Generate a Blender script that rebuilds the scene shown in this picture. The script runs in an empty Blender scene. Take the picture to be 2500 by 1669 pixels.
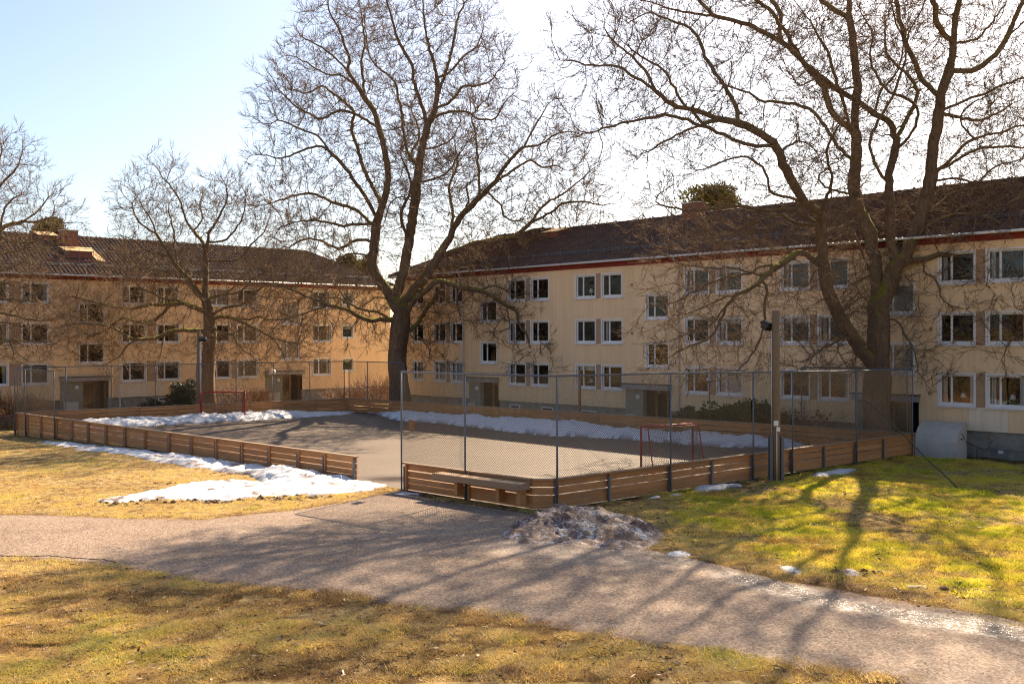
import bpy, bmesh, math, random
import numpy as np
from mathutils import Vector, Matrix
random.seed(7); rng = np.random.default_rng(7)
S = bpy.context.scene
COL = S.collection
# ------------------------------------------------------------------ camera, light, exposure
CAM = np.array([0.0, 0.0, 5.12])
FOC, CX, CY, K = 2500.0, 1250.0, 834.5, 1.0643      # photograph pixels; K: size of my tracing sheet
PITCH, ROLL = -math.atan(13.5 / 2500), math.atan(0.0035)
_F = np.array([0, math.cos(PITCH), math.sin(PITCH)]); _R = np.array([1.0, 0, 0]); _U = np.cross(_R, _F)
CR = _R * math.cos(ROLL) - _U * math.sin(ROLL); CU = _U * math.cos(ROLL) + _R * math.sin(ROLL)
cam = bpy.data.cameras.new('camera'); camo = bpy.data.objects.new('camera', cam); COL.objects.link(camo)
cam.sensor_width = 36; cam.lens = 36.0; cam.clip_end = 3000; cam.clip_start = 0.1
m = Matrix(((CR[0], CU[0], -_F[0], CAM[0]), (CR[1], CU[1], -_F[1], CAM[1]), (CR[2], CU[2], -_F[2], CAM[2]), (0, 0, 0, 1)))
camo.matrix_world = m
S.camera = camo
SUN_AZ, SUN_EL = math.radians(28.5), math.radians(36.0)
w = bpy.data.worlds.new("World"); S.world = w; w.use_nodes = True
nt = w.node_tree; nt.nodes.clear()
sky = nt.nodes.new('ShaderNodeTexSky'); sky.sky_type = 'NISHITA'; sky.sun_disc = False
sky.sun_elevation = SUN_EL; sky.sun_rotation = SUN_AZ; sky.altitude = 50
sky.air_density = 0.85; sky.dust_density = 1.7; sky.ozone_density = 0.7
bg = nt.nodes.new('ShaderNodeBackground'); bg.inputs[1].default_value = 0.063
ow = nt.nodes.new('ShaderNodeOutputWorld')
nt.links.new(sky.outputs[0], bg.inputs[0]); nt.links.new(bg.outputs[0], ow.inputs[0])
sl = bpy.data.lights.new('sun', 'SUN'); sl.energy = 5.0; sl.angle = math.radians(0.45); sl.color = (1.0, 0.79, 0.56)
so = bpy.data.objects.new('sun', sl); COL.objects.link(so)
sd = Vector((math.sin(SUN_AZ) * math.cos(SUN_EL), math.cos(SUN_AZ) * math.cos(SUN_EL), math.sin(SUN_EL)))
so.rotation_euler = sd.to_track_quat('Z', 'Y').to_euler(); so.location = sd * 120
S.view_settings.view_transform = 'Standard'; S.view_settings.look = 'None'
S.view_settings.gamma = 1.0; S.view_settings.use_curve_mapping = False
S.view_settings.exposure = 1.72
S.cycles.use_denoising = True; S.cycles.denoising_input_passes = 'RGB_ALBEDO_NORMAL'; S.cycles.denoising_prefilter = 'NONE'; S.cycles.filter_width = 1.15; S.cycles.max_bounces = 7; S.cycles.diffuse_bounces = 4; S.cycles.glossy_bounces = 3; S.cycles.transparent_max_bounces = 12
S.cycles.sample_clamp_indirect = 6.0; S.cycles.caustics_reflective = False; S.cycles.caustics_refractive = False

# ------------------------------------------------------------------ geometry of the place
def ray(x, y):
    d = CR * (x - CX) / FOC + CU * (CY - y) / FOC + _F
    return d / d[1]
def at(x, y, Y): return CAM + ray(x, y) * Y                      # point at distance Y along a sight line
def px_of(P):
    v = np.asarray(P, float) - CAM; q = v @ _F
    return np.stack([CX + FOC * (v @ CR) / q, CY - FOC * (v @ CU) / q], -1)
def sstep(a, b, x):
    t = np.clip((x - a) / (b - a), 0, 1); return t * t * (3 - 2 * t)
def _h(i, j, s):
    v = np.sin(i * 127.1 + j * 311.7 + s * 74.7) * 43758.5453
    return v - np.floor(v)
def vn(x, y, s=0):
    x = np.asarray(x, float); y = np.asarray(y, float)
    i, j = np.floor(x), np.floor(y); f, g_ = x - i, y - j
    f = f * f * (3 - 2 * f); g_ = g_ * g_ * (3 - 2 * g_)
    a = _h(i, j, s) * (1 - f) + _h(i + 1, j, s) * f; b = _h(i, j + 1, s) * (1 - f) + _h(i + 1, j + 1, s) * f
    return a * (1 - g_) + b * g_
def fbm(x, y, s=0, o=4):
    t = 0; a = 0.5
    for k in range(o): t = t + a * vn(x * 2 ** k, y * 2 ** k, s + k * 3.1); a *= 0.5
    return t
def in_poly(x, y, P):
    x = np.asarray(x, float); y = np.asarray(y, float); r = np.zeros(x.shape, bool)
    for k in range(len(P)):
        x0, y0 = P[k]; x1, y1 = P[(k + 1) % len(P)]
        if y0 == y1: continue
        c = ((y0 > y) != (y1 > y)) & (x < (x1 - x0) * (y - y0) / (y1 - y0) + x0); r ^= c
    return r
def d_poly(x, y, P, closed=True):
    x = np.asarray(x, float); y = np.asarray(y, float); d = np.full(x.shape, 1e9)
    n = len(P)
    for k in range(n if closed else n - 1):
        a = np.array(P[k], float); b = np.array(P[(k + 1) % n], float); ab = b - a
        t = np.clip(((x - a[0]) * ab[0] + (y - a[1]) * ab[1]) / (ab @ ab + 1e-12), 0, 1)
        d = np.minimum(d, np.hypot(x - a[0] - t * ab[0], y - a[1] - t * ab[1]))
    return d
cL = np.array([-28.13, 58.07]); cN = np.array([0.885, 29.96]); cR = np.array([17.25, 44.02]); cF = np.array([-11.43, 70.65])
COURT = [cL, cN, cR, cF]
nB = np.array([.7318, .6815]); dB = np.array([.6815, -.7318]); oB = 47.2
nA = np.array([-.6814, .7318]); dA = np.array([.7318, .6814]); oA = 76.7
def g0(x, y):                                                    # ground height
    x = np.asarray(x, float); y = np.asarray(y, float)
    pb = oB - (nB[0] * x + nB[1] * y); pa = oA - (nA[0] * x + nA[1] * y)
    z = -.45 * sstep(6, 1.5, pb) * sstep(-120, -60, dB[0] * x + dB[1] * y + 30)
    z = np.minimum(z, -.85 * sstep(16, 5, pa))
    z = z - .36 * np.exp(-(np.hypot(x + 29, y - 57) / 9) ** 2)
    z = z + 3.4 * sstep(13, -8, y) + 5 * sstep(-14, -110, y)
    return z
def g(x, y):
    x = np.asarray(x, float); y = np.asarray(y, float)
    z = g0(x, y)
    lump = (fbm(x * .9, y * .9, 3, 3) - .45) * .14 + (vn(x * 2.2, y * 3.4, 9) - .5) * .06
    return z + lump * sstep(0.1, 1.2, PATHD(x, y))
def gz(x, y, z=0.0):
    d = ray(x, y); return CAM + d * ((z - CAM[2]) / d[2])
def gd(x, y, z=0.0): return gz(x * K, y * K, z)[:2]
# path outline, traced on the ground
_up = [(-420, 1172), (-120, 1175), (0, 1178), (100, 1180), (300, 1189), (470, 1189), (560, 1181), (680, 1168), (790, 1150), (872, 1133), (925, 1122), (1000, 1146), (1120, 1162),
       (1240, 1178), (1330, 1205), (1420, 1240), (1520, 1266), (1650, 1293), (1800, 1331), (1950, 1358), (2100, 1384), (2250, 1402), (2349, 1424), (2600, 1462), (2900, 1500)]
_lo = [(-420, 1270), (-120, 1280), (0, 1283), (130, 1287), (260, 1301), (400, 1326), (600, 1353), (750, 1363), (830, 1376), (900, 1386), (980, 1395), (1050, 1404), (1130, 1416),
       (1200, 1427), (1280, 1440), (1350, 1452), (1480, 1476), (1620, 1498), (1750, 1520), (1850, 1536), (1950, 1548), (2050, 1568), (2180, 1590), (2400, 1640), (2700, 1720)]
def dense(P, n=8):
    out = []
    for a, b in zip(P[:-1], P[1:]):
        for k in range(n): out.append(np.array(a) * (1 - k / n) + np.array(b) * k / n)
    return out + [np.array(P[-1])]
PU = dense([gd(*p) for p in _up]); PL = dense([gd(*p) for p in _lo])
PU = [p + np.array([0, (fbm(p[0] * .8, 1, 5, 3) - .45) * .5]) for p in PU]
PL = [p + np.array([0, (fbm(p[0] * .8, 7, 6, 3) - .45) * .5]) for p in PL]
PATH = [gd(*p) for p in _up] + [gd(*p) for p in _lo][::-1]
def PATHD(x, y):                                                # >0 outside the path, 0 inside
    d = d_poly(x, y, PATH); return np.where(in_poly(x, y, PATH), 0, d)

# ------------------------------------------------------------------ helpers: objects
def tag(o, label=None, cat=None, group=None, kind=None):
    for k, v in (('label', label), ('category', cat), ('group', group), ('kind', kind)):
        if v: o[k] = v
    return o
def thing(name, label, cat, loc=(0, 0, 0), rz=0, group=None):
    o = bpy.data.objects.new(name, None); COL.objects.link(o); o.location = loc; o.rotation_euler = (0, 0, rz)
    o.empty_display_size = .2
    return tag(o, label, cat, group)
def link(name, me, parent=None, loc=None, rz=0, kind=None, label=None):
    o = bpy.data.objects.new(name, me); COL.objects.link(o)
    if parent: o.parent = parent
    if loc is not None: o.location = loc
    if rz: o.rotation_euler = (0, 0, rz)
    if kind: o['kind'] = kind
    if label: o['label'] = label
    return o
def copy_tree(o, parent=None):
    c = o.copy(); COL.objects.link(c); c.parent = parent
    for ch in o.children: copy_tree(ch, c)
    return c
class MB:
    def __init__(s): s.v = []; s.f = []; s.mi = []; s.cur = 0
    def quad(s, *p):
        n = len(s.v); s.v += [tuple(q) for q in p]; s.f.append(tuple(range(n, n + len(p)))); s.mi.append(s.cur); return s
    def box(s, a, b):
        x0, y0, z0 = a; x1, y1, z1 = b
        return s.hexa([(x0, y0, z0), (x1, y0, z0), (x1, y1, z0), (x0, y1, z0), (x0, y0, z1), (x1, y0, z1), (x1, y1, z1), (x0, y1, z1)])
    def hexa(s, P):
        n = len(s.v); s.v += [tuple(p) for p in P]
        for f in ((3, 2, 1, 0), (4, 5, 6, 7), (0, 1, 5, 4), (1, 2, 6, 5), (2, 3, 7, 6), (3, 0, 4, 7)):
            s.f.append(tuple(n + i for i in f)); s.mi.append(s.cur)
        return s
    def tube(s, P, R, n=8, cap=True):
        P = np.asarray(P, float); m_ = len(P); R = np.full(m_, R) if np.isscalar(R) else np.asarray(R)
        T = np.gradient(P, axis=0); T /= np.linalg.norm(T, axis=1)[:, None] + 1e-12
        ref = np.array([0, 0, 1.0]) if abs(T[0][2]) < .9 else np.array([1.0, 0, 0])
        base = len(s.v); pu = None
        for i in range(m_):
            u = np.cross(T[i], ref) if pu is None else pu - T[i] * (pu @ T[i])
            u /= np.linalg.norm(u) + 1e-12; pu = u; v_ = np.cross(T[i], u)
            for k in range(n):
                a = 2 * math.pi * k / n; s.v.append(tuple(P[i] + R[i] * (u * math.cos(a) + v_ * math.sin(a))))
        for i in range(m_ - 1):
            for k in range(n):
                a = base + i * n + k; b = base + i * n + (k + 1) % n
                s.f.append((a, b, b + n, a + n)); s.mi.append(s.cur)
        if cap:
            s.f.append(tuple(base + k for k in range(n))[::-1]); s.mi.append(s.cur)
            s.f.append(tuple(base + (m_ - 1) * n + k for k in range(n))); s.mi.append(s.cur)
        return s
    def lathe(s, prof, n=16, c=(0, 0)):
        base = len(s.v)
        for r, z in prof:
            for k in range(n):
                a = 2 * math.pi * k / n; s.v.append((c[0] + r * math.cos(a), c[1] + r * math.sin(a), z))
        for i in range(len(prof) - 1):
            for k in range(n):
                a = base + i * n + k; b = base + i * n + (k + 1) % n; s.f.append((a, b, b + n, a + n)); s.mi.append(s.cur)
        return s
    def mesh(s, name, mats, smooth=False, bevel=0):
        me = bpy.data.meshes.new(name); me.from_pydata(s.v, [], s.f)
        for q in (mats if isinstance(mats, (list, tuple)) else [mats]): me.materials.append(q)
        if isinstance(mats, (list, tuple)) and len(mats) > 1: me.polygons.foreach_set('material_index', s.mi)
        if bevel:
            bm = bmesh.new(); bm.from_mesh(me)
            bmesh.ops.bevel(bm, geom=bm.edges[:], offset=bevel, segments=1, affect='EDGES', clamp_overlap=True)
            bm.to_mesh(me); bm.free()
        if smooth: me.polygons.foreach_set('use_smooth', [True] * len(me.polygons))
        me.update(); return me
    def build(s, name, mats, parent=None, smooth=False, kind=None, label=None, bevel=0, loc=None):
        return link(name, s.mesh(name, mats, smooth, bevel), parent, loc, 0, kind, label)
def np_mesh(name, V, Q, mat, smooth=True, tri=False):
    me = bpy.data.meshes.new(name); V = np.asarray(V, np.float32); Q = np.asarray(Q, np.int32); k = Q.shape[1]
    me.vertices.add(len(V)); me.vertices.foreach_set('co', V.ravel())
    me.loops.add(Q.size); me.loops.foreach_set('vertex_index', Q.ravel())
    me.polygons.add(len(Q)); me.polygons.foreach_set('loop_start', np.arange(len(Q), dtype=np.int32) * k)
    me.polygons.foreach_set('loop_total', np.full(len(Q), k, np.int32))
    if mat: me.materials.append(mat)
    me.update(calc_edges=True)
    if smooth: me.polygons.foreach_set('use_smooth', np.ones(len(Q), bool))
    me.validate(); return me
def vattr(me, name, val):
    a = me.attributes.new(name, 'FLOAT', 'POINT'); a.data.foreach_set('value', np.asarray(val, np.float32))

# ------------------------------------------------------------------ materials
class M_:
    def __init__(s, name):
        s.m = bpy.data.materials.new(name); s.m.use_nodes = True; s.t = s.m.node_tree; s.t.nodes.clear()
        s.out = s.n('OutputMaterial'); s.b = s.n('BsdfPrincipled'); s.l(s.b.outputs[0], s.out.inputs[0])
        s.b.inputs['Specular IOR Level'].default_value = .3
    def n(s, k, **kw):
        q = s.t.nodes.new('ShaderNode' + k)
        for a, v in kw.items(): setattr(q, a, v)
        return q
    def l(s, a, b): s.t.links.new(a, b)
    def co(s, kind='Object', scale=(1, 1, 1), rot=(0, 0, 0)):
        c = s.n('TexCoord'); mp = s.n('Mapping'); mp.inputs['Scale'].default_value = scale; mp.inputs['Rotation'].default_value = rot
        s.l(c.outputs[kind], mp.inputs[0]); return mp.outputs[0]
    def noise(s, vec, sc=5, det=4, rough=.55, dist=0):
        q = s.n('TexNoise'); q.inputs['Scale'].default_value = sc; q.inputs['Detail'].default_value = det
        q.inputs['Roughness'].default_value = rough; q.inputs['Distortion'].default_value = dist
        if vec is not None: s.l(vec, q.inputs['Vector'])
        return q.outputs['Fac']
    def ramp(s, fac, stops):
        q = s.n('ValToRGB'); e = q.color_ramp.elements
        while len(e) < len(stops): e.new(.5)
        for el, (p, c) in zip(e, stops): el.position = p; el.color = (*c, 1) if len(c) == 3 else c
        s.l(fac, q.inputs[0]); return q.outputs[0]
    def mix(s, fac, a, b, mode='MIX'):
        q = s.n('Mix', data_type='RGBA', blend_type=mode)
        for i, v in ((0, fac), (6, a), (7, b)):
            if hasattr(v, 'is_linked'): s.l(v, q.inputs[i])
            else: q.inputs[i].default_value = v if i == 0 else (*v, 1)
        return q.outputs[2]
    def math(s, op, a, b=0.0, clamp=False):
        q = s.n('Math', operation=op); q.use_clamp = clamp
        for i, v in ((0, a), (1, b)):
            if hasattr(v, 'is_linked'): s.l(v, q.inputs[i])
            else: q.inputs[i].default_value = v
        return q.outputs[0]
    def attr(s, name, inst=False):
        q = s.n('Attribute'); q.attribute_name = name; q.attribute_type = 'INSTANCER' if inst else 'GEOMETRY'; return q.outputs['Fac']
    def rnd(s): return s.n('ObjectInfo').outputs['Random']
    def bump(s, h, st=.3, d=.02):
        q = s.n('Bump'); q.inputs['Strength'].default_value = st; q.inputs['Distance'].default_value = d
        s.l(h, q.inputs['Height']); s.l(q.outputs[0], s.b.inputs['Normal']); return q.outputs[0]
    def set(s, col=None, rough=None, metal=None, spec=None):
        for k, v in (('Base Color', col), ('Roughness', rough), ('Metallic', metal), ('Specular IOR Level', spec)):
            if v is None: continue
            if hasattr(v, 'is_linked'): s.l(v, s.b.inputs[k])
            else: s.b.inputs[k].default_value = (*v, 1) if isinstance(v, tuple) else v
        return s
def simple(name, col, rough=.6, metal=0, var=.15, sc=8, bump=0, spec=.3):
    q = M_(name); v = q.co(); n_ = q.noise(v, sc, 5)
    a = tuple(c * (1 - var) for c in col); b = tuple(min(1, c * (1 + var)) for c in col)
    q.set(q.ramp(n_, [(.3, a), (.7, b)]), rough, metal, spec)
    if bump: q.bump(n_, bump)
    return q.m
MT = {}
def wood(name, dark, light, grey=0.0):
    q = M_(name); r = q.rnd(); c = q.n('TexCoord'); off = q.n('VectorMath', operation='ADD')
    cmb = q.n('CombineXYZ'); q.l(q.math('MULTIPLY', r, 37.0), cmb.inputs[0]); q.l(q.math('MULTIPLY', r, 11.0), cmb.inputs[2])
    q.l(c.outputs['Object'], off.inputs[0]); q.l(cmb.outputs[0], off.inputs[1])
    mp = q.n('Mapping'); mp.inputs['Scale'].default_value = (.9, 9, 14); q.l(off.outputs[0], mp.inputs[0])
    gr = q.noise(mp.outputs[0], 2.2, 6, .6, 1.2)
    mp2 = q.n('Mapping'); mp2.inputs['Scale'].default_value = (2.2, 6, 6); q.l(off.outputs[0], mp2.inputs[0])
    vo = q.n('TexVoronoi'); vo.inputs['Scale'].default_value = 1.3; q.l(mp2.outputs[0], vo.inputs['Vector'])
    kn = q.ramp(vo.outputs['Distance'], [(.05, (0, 0, 0)), (.13, (1, 1, 1))])
    col = q.ramp(gr, [(.28, dark), (.72, light)])
    col = q.mix(q.math('MULTIPLY', r, .55), col, tuple(.55 * d + .1 * l for d, l in zip(dark, light)))
    col = q.mix(.5, col, q.mix(kn, tuple(d * .35 for d in dark), col))
    st = q.noise(off.outputs[0], .8, 3); col = q.mix(q.ramp(st, [(.52, (0, 0, 0)), (.78, (.42, .42, .42))]), col, (.22, .17, .12))
    q.set(col, .75); q.bump(gr, .35, .006); return q.m
MT['plank'] = wood('larch_plank', (.37, .155, .055), (.66, .34, .135))
MT['cap'] = wood('weathered_rail', (.30, .19, .11), (.50, .345, .22))
MT['pole'] = wood('grey_pole_wood', (.19, .118, .056), (.36, .24, .13))
MT['stake'] = wood('fresh_post_wood', (.28, .12, .045), (.40, .20, .09))
MT['steel'] = simple('galvanised_steel', (.14, .152, .172), .6, .2, .2, 30)
MT['wire'] = simple('galvanised_wire', (.17, .165, .16), .24, .9, .15, 60)
MT['white'] = simple('white_paint', (.74, .74, .73), .45, 0, .06, 3)
MT['gutter'] = simple('gutter_metal', (.62, .62, .62), .4, .1, .08, 3)
MT['redwood'] = simple('red_eave_board', (.20, .028, .018), .6, 0, .2, 3)
MT['red'] = simple('red_goal_paint', (.36, .022, .018), .45, 0, .25, 12)
MT['net'] = simple('net_cord', (.05, .05, .055), .8)
MT['concrete'] = simple('grey_plinth', (.25, .235, .20), .9, 0, .25, 3, .3)
MT['porchgrey'] = simple('porch_wall', (.27, .26, .20), .85, 0, .15, 4)
MT['canopy'] = simple('canopy_metal', (.30, .29, .30), .5, .2, .12, 4)
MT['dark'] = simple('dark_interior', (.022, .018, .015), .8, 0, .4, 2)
MT['doorwood'] = simple('door_wood', (.30, .19, .09), .55, 0, .25, 6)
MT['brown'] = simple('brown_infill_panel', (.40, .265, .165), .7, 0, .1, 3)
MT['boxgrey'] = simple('grey_plastic_shell', (.50, .465, .41), .6, 0, .08, 2)
MT['charcoal'] = simple('charcoal_metal', (.035, .037, .042), .5, .3, .2, 10)
MT['brick'] = None
MT['curtain'] = simple('curtain_cloth', (.62, .60, .56), .9, 0, .12, 5)
MT['shade'] = simple('lamp_shade', (.75, .74, .66), .8)
MT['sheet'] = simple('tan_sheet_metal', (.58, .40, .20), .5, .1, .15, 2)
MT['green'] = simple('green_sleeve', (.035, .055, .04), .6, 0, .7, 14)
MT['chrome'] = simple('lamp_dome_metal', (.45, .46, .48), .25, .9, .1, 10)
MT['signboard'] = simple('brown_sign', (.21, .10, .055), .6, 0, .3, 9)
MT['black'] = simple('black_rubber', (.02, .02, .02), .7)
MT['pipe'] = simple('grey_white_pipe', (.56, .555, .55), .45, .1, .08, 3)
def panel_mat(name, col):
    q = M_(name); c = q.co('Object'); r = q.rnd()
    gp_ = q.n('NewGeometry'); mp_ = q.n('Mapping'); mp_.inputs['Scale'].default_value = (1.5, 1.5, .16); q.l(gp_.outputs['Position'], mp_.inputs[0]); st = q.noise(mp_.outputs[0], 1.5, 6, .65)
    col1 = q.ramp(st, [(.28, tuple(k * .87 for k in col)), (.5, col), (.72, tuple(min(1, k * 1.06) for k in col))])
    col1 = q.mix(q.math('MULTIPLY', r, .3), col1, tuple(k * .88 for k in col))
    q.set(col1, .55); return q.m
MT['panel'] = panel_mat('beige_panel', (.82, .60, .36))
MT['panel_pale'] = panel_mat('pale_panel', (.80, .67, .50))
def brick_mat():
    q = M_('brick'); b = q.n('TexBrick'); b.inputs['Scale'].default_value = 4.5; q.l(q.co('Object', (1, 1, 1), (math.pi / 2, 0, 0)), b.inputs[0])
    b.inputs['Color1'].default_value = (.26, .075, .045, 1); b.inputs['Color2'].default_value = (.20, .06, .04, 1); b.inputs['Mortar'].default_value = (.28, .24, .2, 1)
    q.set(b.outputs[0], .85); return q.m
MT['brick'] = brick_mat()
def tile_mat():
    q = M_('roof_tile'); c = q.co('Object'); n1 = q.noise(c, 1.2, 5); n2 = q.noise(c, 9, 3)
    col = q.ramp(n1, [(.3, (.085, .055, .044)), (.7, (.155, .104, .082))]); col = q.mix(.4, col, q.ramp(n2, [(.35, (.055, .038, .031)), (.7, (.175, .118, .094))]))
    q.set(col, .85, None, .08); return q.m
MT['tile'] = tile_mat()
def glass_mat():
    q = M_('window_glass'); tr = q.n('BsdfTransparent'); tr.inputs[0].default_value = (.86, .88, .88, 1)
    gl = q.n('BsdfGlossy'); gl.inputs['Roughness'].default_value = .02
    nn = q.noise(q.co('Object'), 1.6, 2); bp = q.n('Bump'); bp.inputs['Strength'].default_value = .05; bp.inputs['Distance'].default_value = .04
    q.l(nn, bp.inputs['Height']); q.l(bp.outputs[0], gl.inputs['Normal'])
    fr = q.n('Fresnel'); fr.inputs[0].default_value = 1.5
    mx = q.n('MixShader'); q.l(q.math('ADD', q.math('MULTIPLY', fr.outputs[0], .85), .02, True), mx.inputs[0])
    q.l(tr.outputs[0], mx.inputs[1]); q.l(gl.outputs[0], mx.inputs[2]); q.l(mx.outputs[0], q.out.inputs[0]); return q.m
MT['glass'] = glass_mat()
def ground_mat():
    q = M_('lawn_soil'); c = q.co('Object'); dirt = q.attr('dirt'); moss = q.attr('moss')
    n1 = q.noise(c, .55, 5, .6); n2 = q.noise(c, 5, 6, .65); n3 = q.noise(c, 38, 4, .7)
    dry = q.ramp(n2, [(.3, (.12, .072, .03)), (.5, (.34, .235, .10)), (.75, (.58, .44, .19))])
    gn = q.ramp(n2, [(.3, (.11, .10, .025)), (.7, (.32, .30, .065))])
    col = q.mix(q.ramp(n1, [(.52, (0, 0, 0)), (.72, (.45, .45, .45))]), dry, gn)
    ms = q.ramp(n2, [(.3, (.13, .115, .02)), (.5, (.34, .30, .035)), (.75, (.56, .47, .07))])
    col = q.mix(moss, col, ms)
    soil = q.ramp(n3, [(.3, (.06, .033, .018)), (.7, (.16, .095, .055))])
    col = q.mix(q.math('ADD', dirt, q.math('MULTIPLY', q.math('SUBTRACT', n2, .55), q.math('MULTIPLY', dirt, 1.6)), True), col, soil)
    col = q.mix(q.ramp(q.noise(c, 2.1, 4), [(.6, (0, 0, 0)), (.75, (.55, .55, .55))]), col, (.09, .055, .03))
    q.set(col, .95, None, .1)
    h = q.math('ADD', q.math('MULTIPLY', n2, .6), q.math('MULTIPLY', n3, .5)); q.bump(h, .9, .09); return q.m
MT['ground'] = ground_mat()
def path_mat():
    q = M_('gravel_asphalt'); c = q.co('Object'); wet0 = q.attr('wet'); edge = q.attr('edge')
    wn = q.noise(c, 11, 5, .8); wet = q.math('MULTIPLY', wet0, q.ramp(wn, [(.47, (0, 0, 0)), (.53, (1, 1, 1))]), True)
    n1 = q.noise(c, .5, 4); n2 = q.noise(c, 32, 4, .75)
    vo = q.n('TexVoronoi'); vo.inputs['Scale'].default_value = 22; q.l(c, vo.inputs['Vector'])
    base = q.ramp(n1, [(.3, (.145, .109, .08)), (.5, (.228, .175, .13)), (.72, (.285, .222, .168))])
    grit = q.ramp(vo.outputs['Color'], [(.12, (.045, .03, .026)), (.36, (.19, .10, .066)), (.62, (.29, .225, .17)), (.95, (.44, .36, .28))])
    col = q.mix(q.ramp(n2, [(.36, (.05, .05, .05)), (.6, (.8, .8, .8))]), base, grit)
    col = q.mix(q.math('MULTIPLY', edge, .8), col, q.ramp(n2, [(.3, (.07, .035, .02)), (.7, (.17, .095, .06))]))
    col = q.mix(q.math('MULTIPLY', wet, .75), col, (.05, .042, .04))
    ro = q.math('SUBTRACT', .82, q.math('MULTIPLY', wet, .62)); q.set(col, ro, None, q.math('ADD', .2, q.math('MULTIPLY', wet, .75)))
    h = q.math('ADD', q.math('MULTIPLY', vo.outputs['Distance'], -.7), n2); q.bump(h, .75, .022); return q.m
MT['path'] = path_mat()
def apron_mat():
    q = M_('court_asphalt'); c = q.co('Object'); n1 = q.noise(c, .35, 5); n2 = q.noise(c, 45, 3, .7); n3 = q.noise(c, 2.5, 5)
    col = q.ramp(n1, [(.3, (.098, .071, .048)), (.7, (.145, .104, .070))]); col = q.mix(.45, col, q.ramp(n2, [(.3, (.05, .04, .031)), (.75, (.18, .137, .098))]))
    wv = q.n('TexWave'); wv.inputs['Scale'].default_value = .055; wv.inputs['Distortion'].default_value = .6; q.l(q.co('Object', (1, 1, 1), (0, 0, -.05)), wv.inputs[0])
    col = q.mix(q.ramp(wv.outputs['Fac'], [(.0, (.6, .6, .6)), (.0035, (0, 0, 0))]), col, (.04, .035, .03))
    wet = q.attr('wet'); col = q.mix(q.math('MULTIPLY', wet, .6), col, (.035, .03, .028))
    q.set(col, q.math('SUBTRACT', q.mix(n3, (.5, .5, .5), (.75, .75, .75)), q.math('MULTIPLY', wet, .5), True), None, .35); q.bump(n2, .45, .012); return q.m
MT['court'] = apron_mat()
def snow_mat(name, dirtamt):
    q = M_(name); c = q.co('Object'); n1 = q.noise(c, 1.6, 6, .65); n2 = q.noise(c, 11, 6, .75, .5); n3 = q.noise(c, 34, 3)
    sn = q.ramp(n2, [(.3, (.50, .53, .57)), (.6, (.70, .71, .72))])
    vo = q.n('TexVoronoi'); vo.inputs['Scale'].default_value = 4.5; q.l(c, vo.inputs['Vector']); sp_k = q.ramp(vo.outputs['Distance'], [(.06, (.8, .8, .8)), (.13, (0, 0, 0))])
    sn = q.mix(q.math('MULTIPLY', sp_k, q.ramp(n1, [(.5, (0, 0, 0)), (.6, (1, 1, 1))])), sn, (.16, .11, .08))
    so_ = q.ramp(n3, [(.3, (.07, .037, .026)), (.7, (.19, .10, .065))])
    f = q.math('ADD', q.math('MULTIPLY', n1, .6), q.math('MULTIPLY', n2, .6))
    fac = q.ramp(f, [(dirtamt, (1, 1, 1)), (dirtamt + .14, (0, 0, 0))])
    at_ = q.attr('dirt'); fac2 = q.math('MAXIMUM', fac, at_)
    q.set(q.mix(fac2, sn, so_), .6, None, .3)
    q.b.inputs['Subsurface Weight'].default_value = .0
    q.bump(q.math('ADD', n2, q.math('MULTIPLY', n3, .3)), .6, .06); return q.m
MT['snow'] = snow_mat('snow', .36); MT['dirtyice'] = snow_mat('dirty_ice', .50); MT['dirtysnow'] = snow_mat('dirty_snow', .605)
def bark_mat(name, a, b, moss=.5):
    q = M_(name); c = q.co('Object'); cs = q.co('Object', (9, 9, 1.6)); n1 = q.noise(cs, 1.4, 6, .65, .6); n2 = q.noise(c, 1.1, 4); n3 = q.noise(c, 14, 4)
    col = q.ramp(n1, [(.3, a), (.7, b)]); col = q.mix(q.ramp(n3, [(.55, (0, 0, 0)), (.8, (.35, .35, .35))]), col, (.22, .22, .17))
    geo = q.n('NewGeometry'); sx = q.n('SeparateXYZ'); q.l(geo.outputs['Normal'], sx.inputs[0])
    thick = q.attr('thick')
    up = q.math('ADD', sx.outputs[2], q.math('MULTIPLY', n2, .9))
    f = q.math('MULTIPLY', q.ramp(up, [(.72, (0, 0, 0)), (.98, (1, 1, 1))]), q.math('MULTIPLY', thick, moss), True)
    col = q.mix(f, col, (.20, .20, .025)); q.set(col, .9, None, .15); q.bump(n1, .8, .05); return q.m
MT['bark'] = bark_mat('oak_bark', (.082, .057, .036), (.24, .172, .115), 1.0)
MT['twig'] = simple('oak_twig', (.20, .135, .082), .9, 0, .35, 3, 0, .08)
MT['bark2'] = MT['bark']
def leaf_mat(name, a, b, trans=.35, inst=None, rough=.6):
    q = M_(name)
    if inst: f = q.attr(inst, True); r2 = q.noise(q.co('Object'), 30, 2); f = q.math('ADD', f, q.math('MULTIPLY', q.math('SUBTRACT', r2, .5), .5), True)
    else: f = q.noise(q.co('Object'), 2.5, 4)
    col = q.ramp(f, a); q.set(col, rough, None, .25)
    tl = q.n('BsdfTranslucent'); q.l(q.mix(1.0, col, b, 'MULTIPLY'), tl.inputs[0])
    mx = q.n('MixShader'); mx.inputs[0].default_value = trans; q.l(q.b.outputs[0], mx.inputs[1]); q.l(tl.outputs[0], mx.inputs[2]); q.l(mx.outputs[0], q.out.inputs[0]); return q.m
MT['grass'] = leaf_mat('grass_blade', [(0, (.17, .095, .045)), (.2, (.42, .29, .13)), (.5, (.66, .50, .24)), (.78, (.67, .54, .21)), (.96, (.52, .47, .13)), (1, (.38, .38, .09))], (1, .93, .65), .52, 'gcol')
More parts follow.
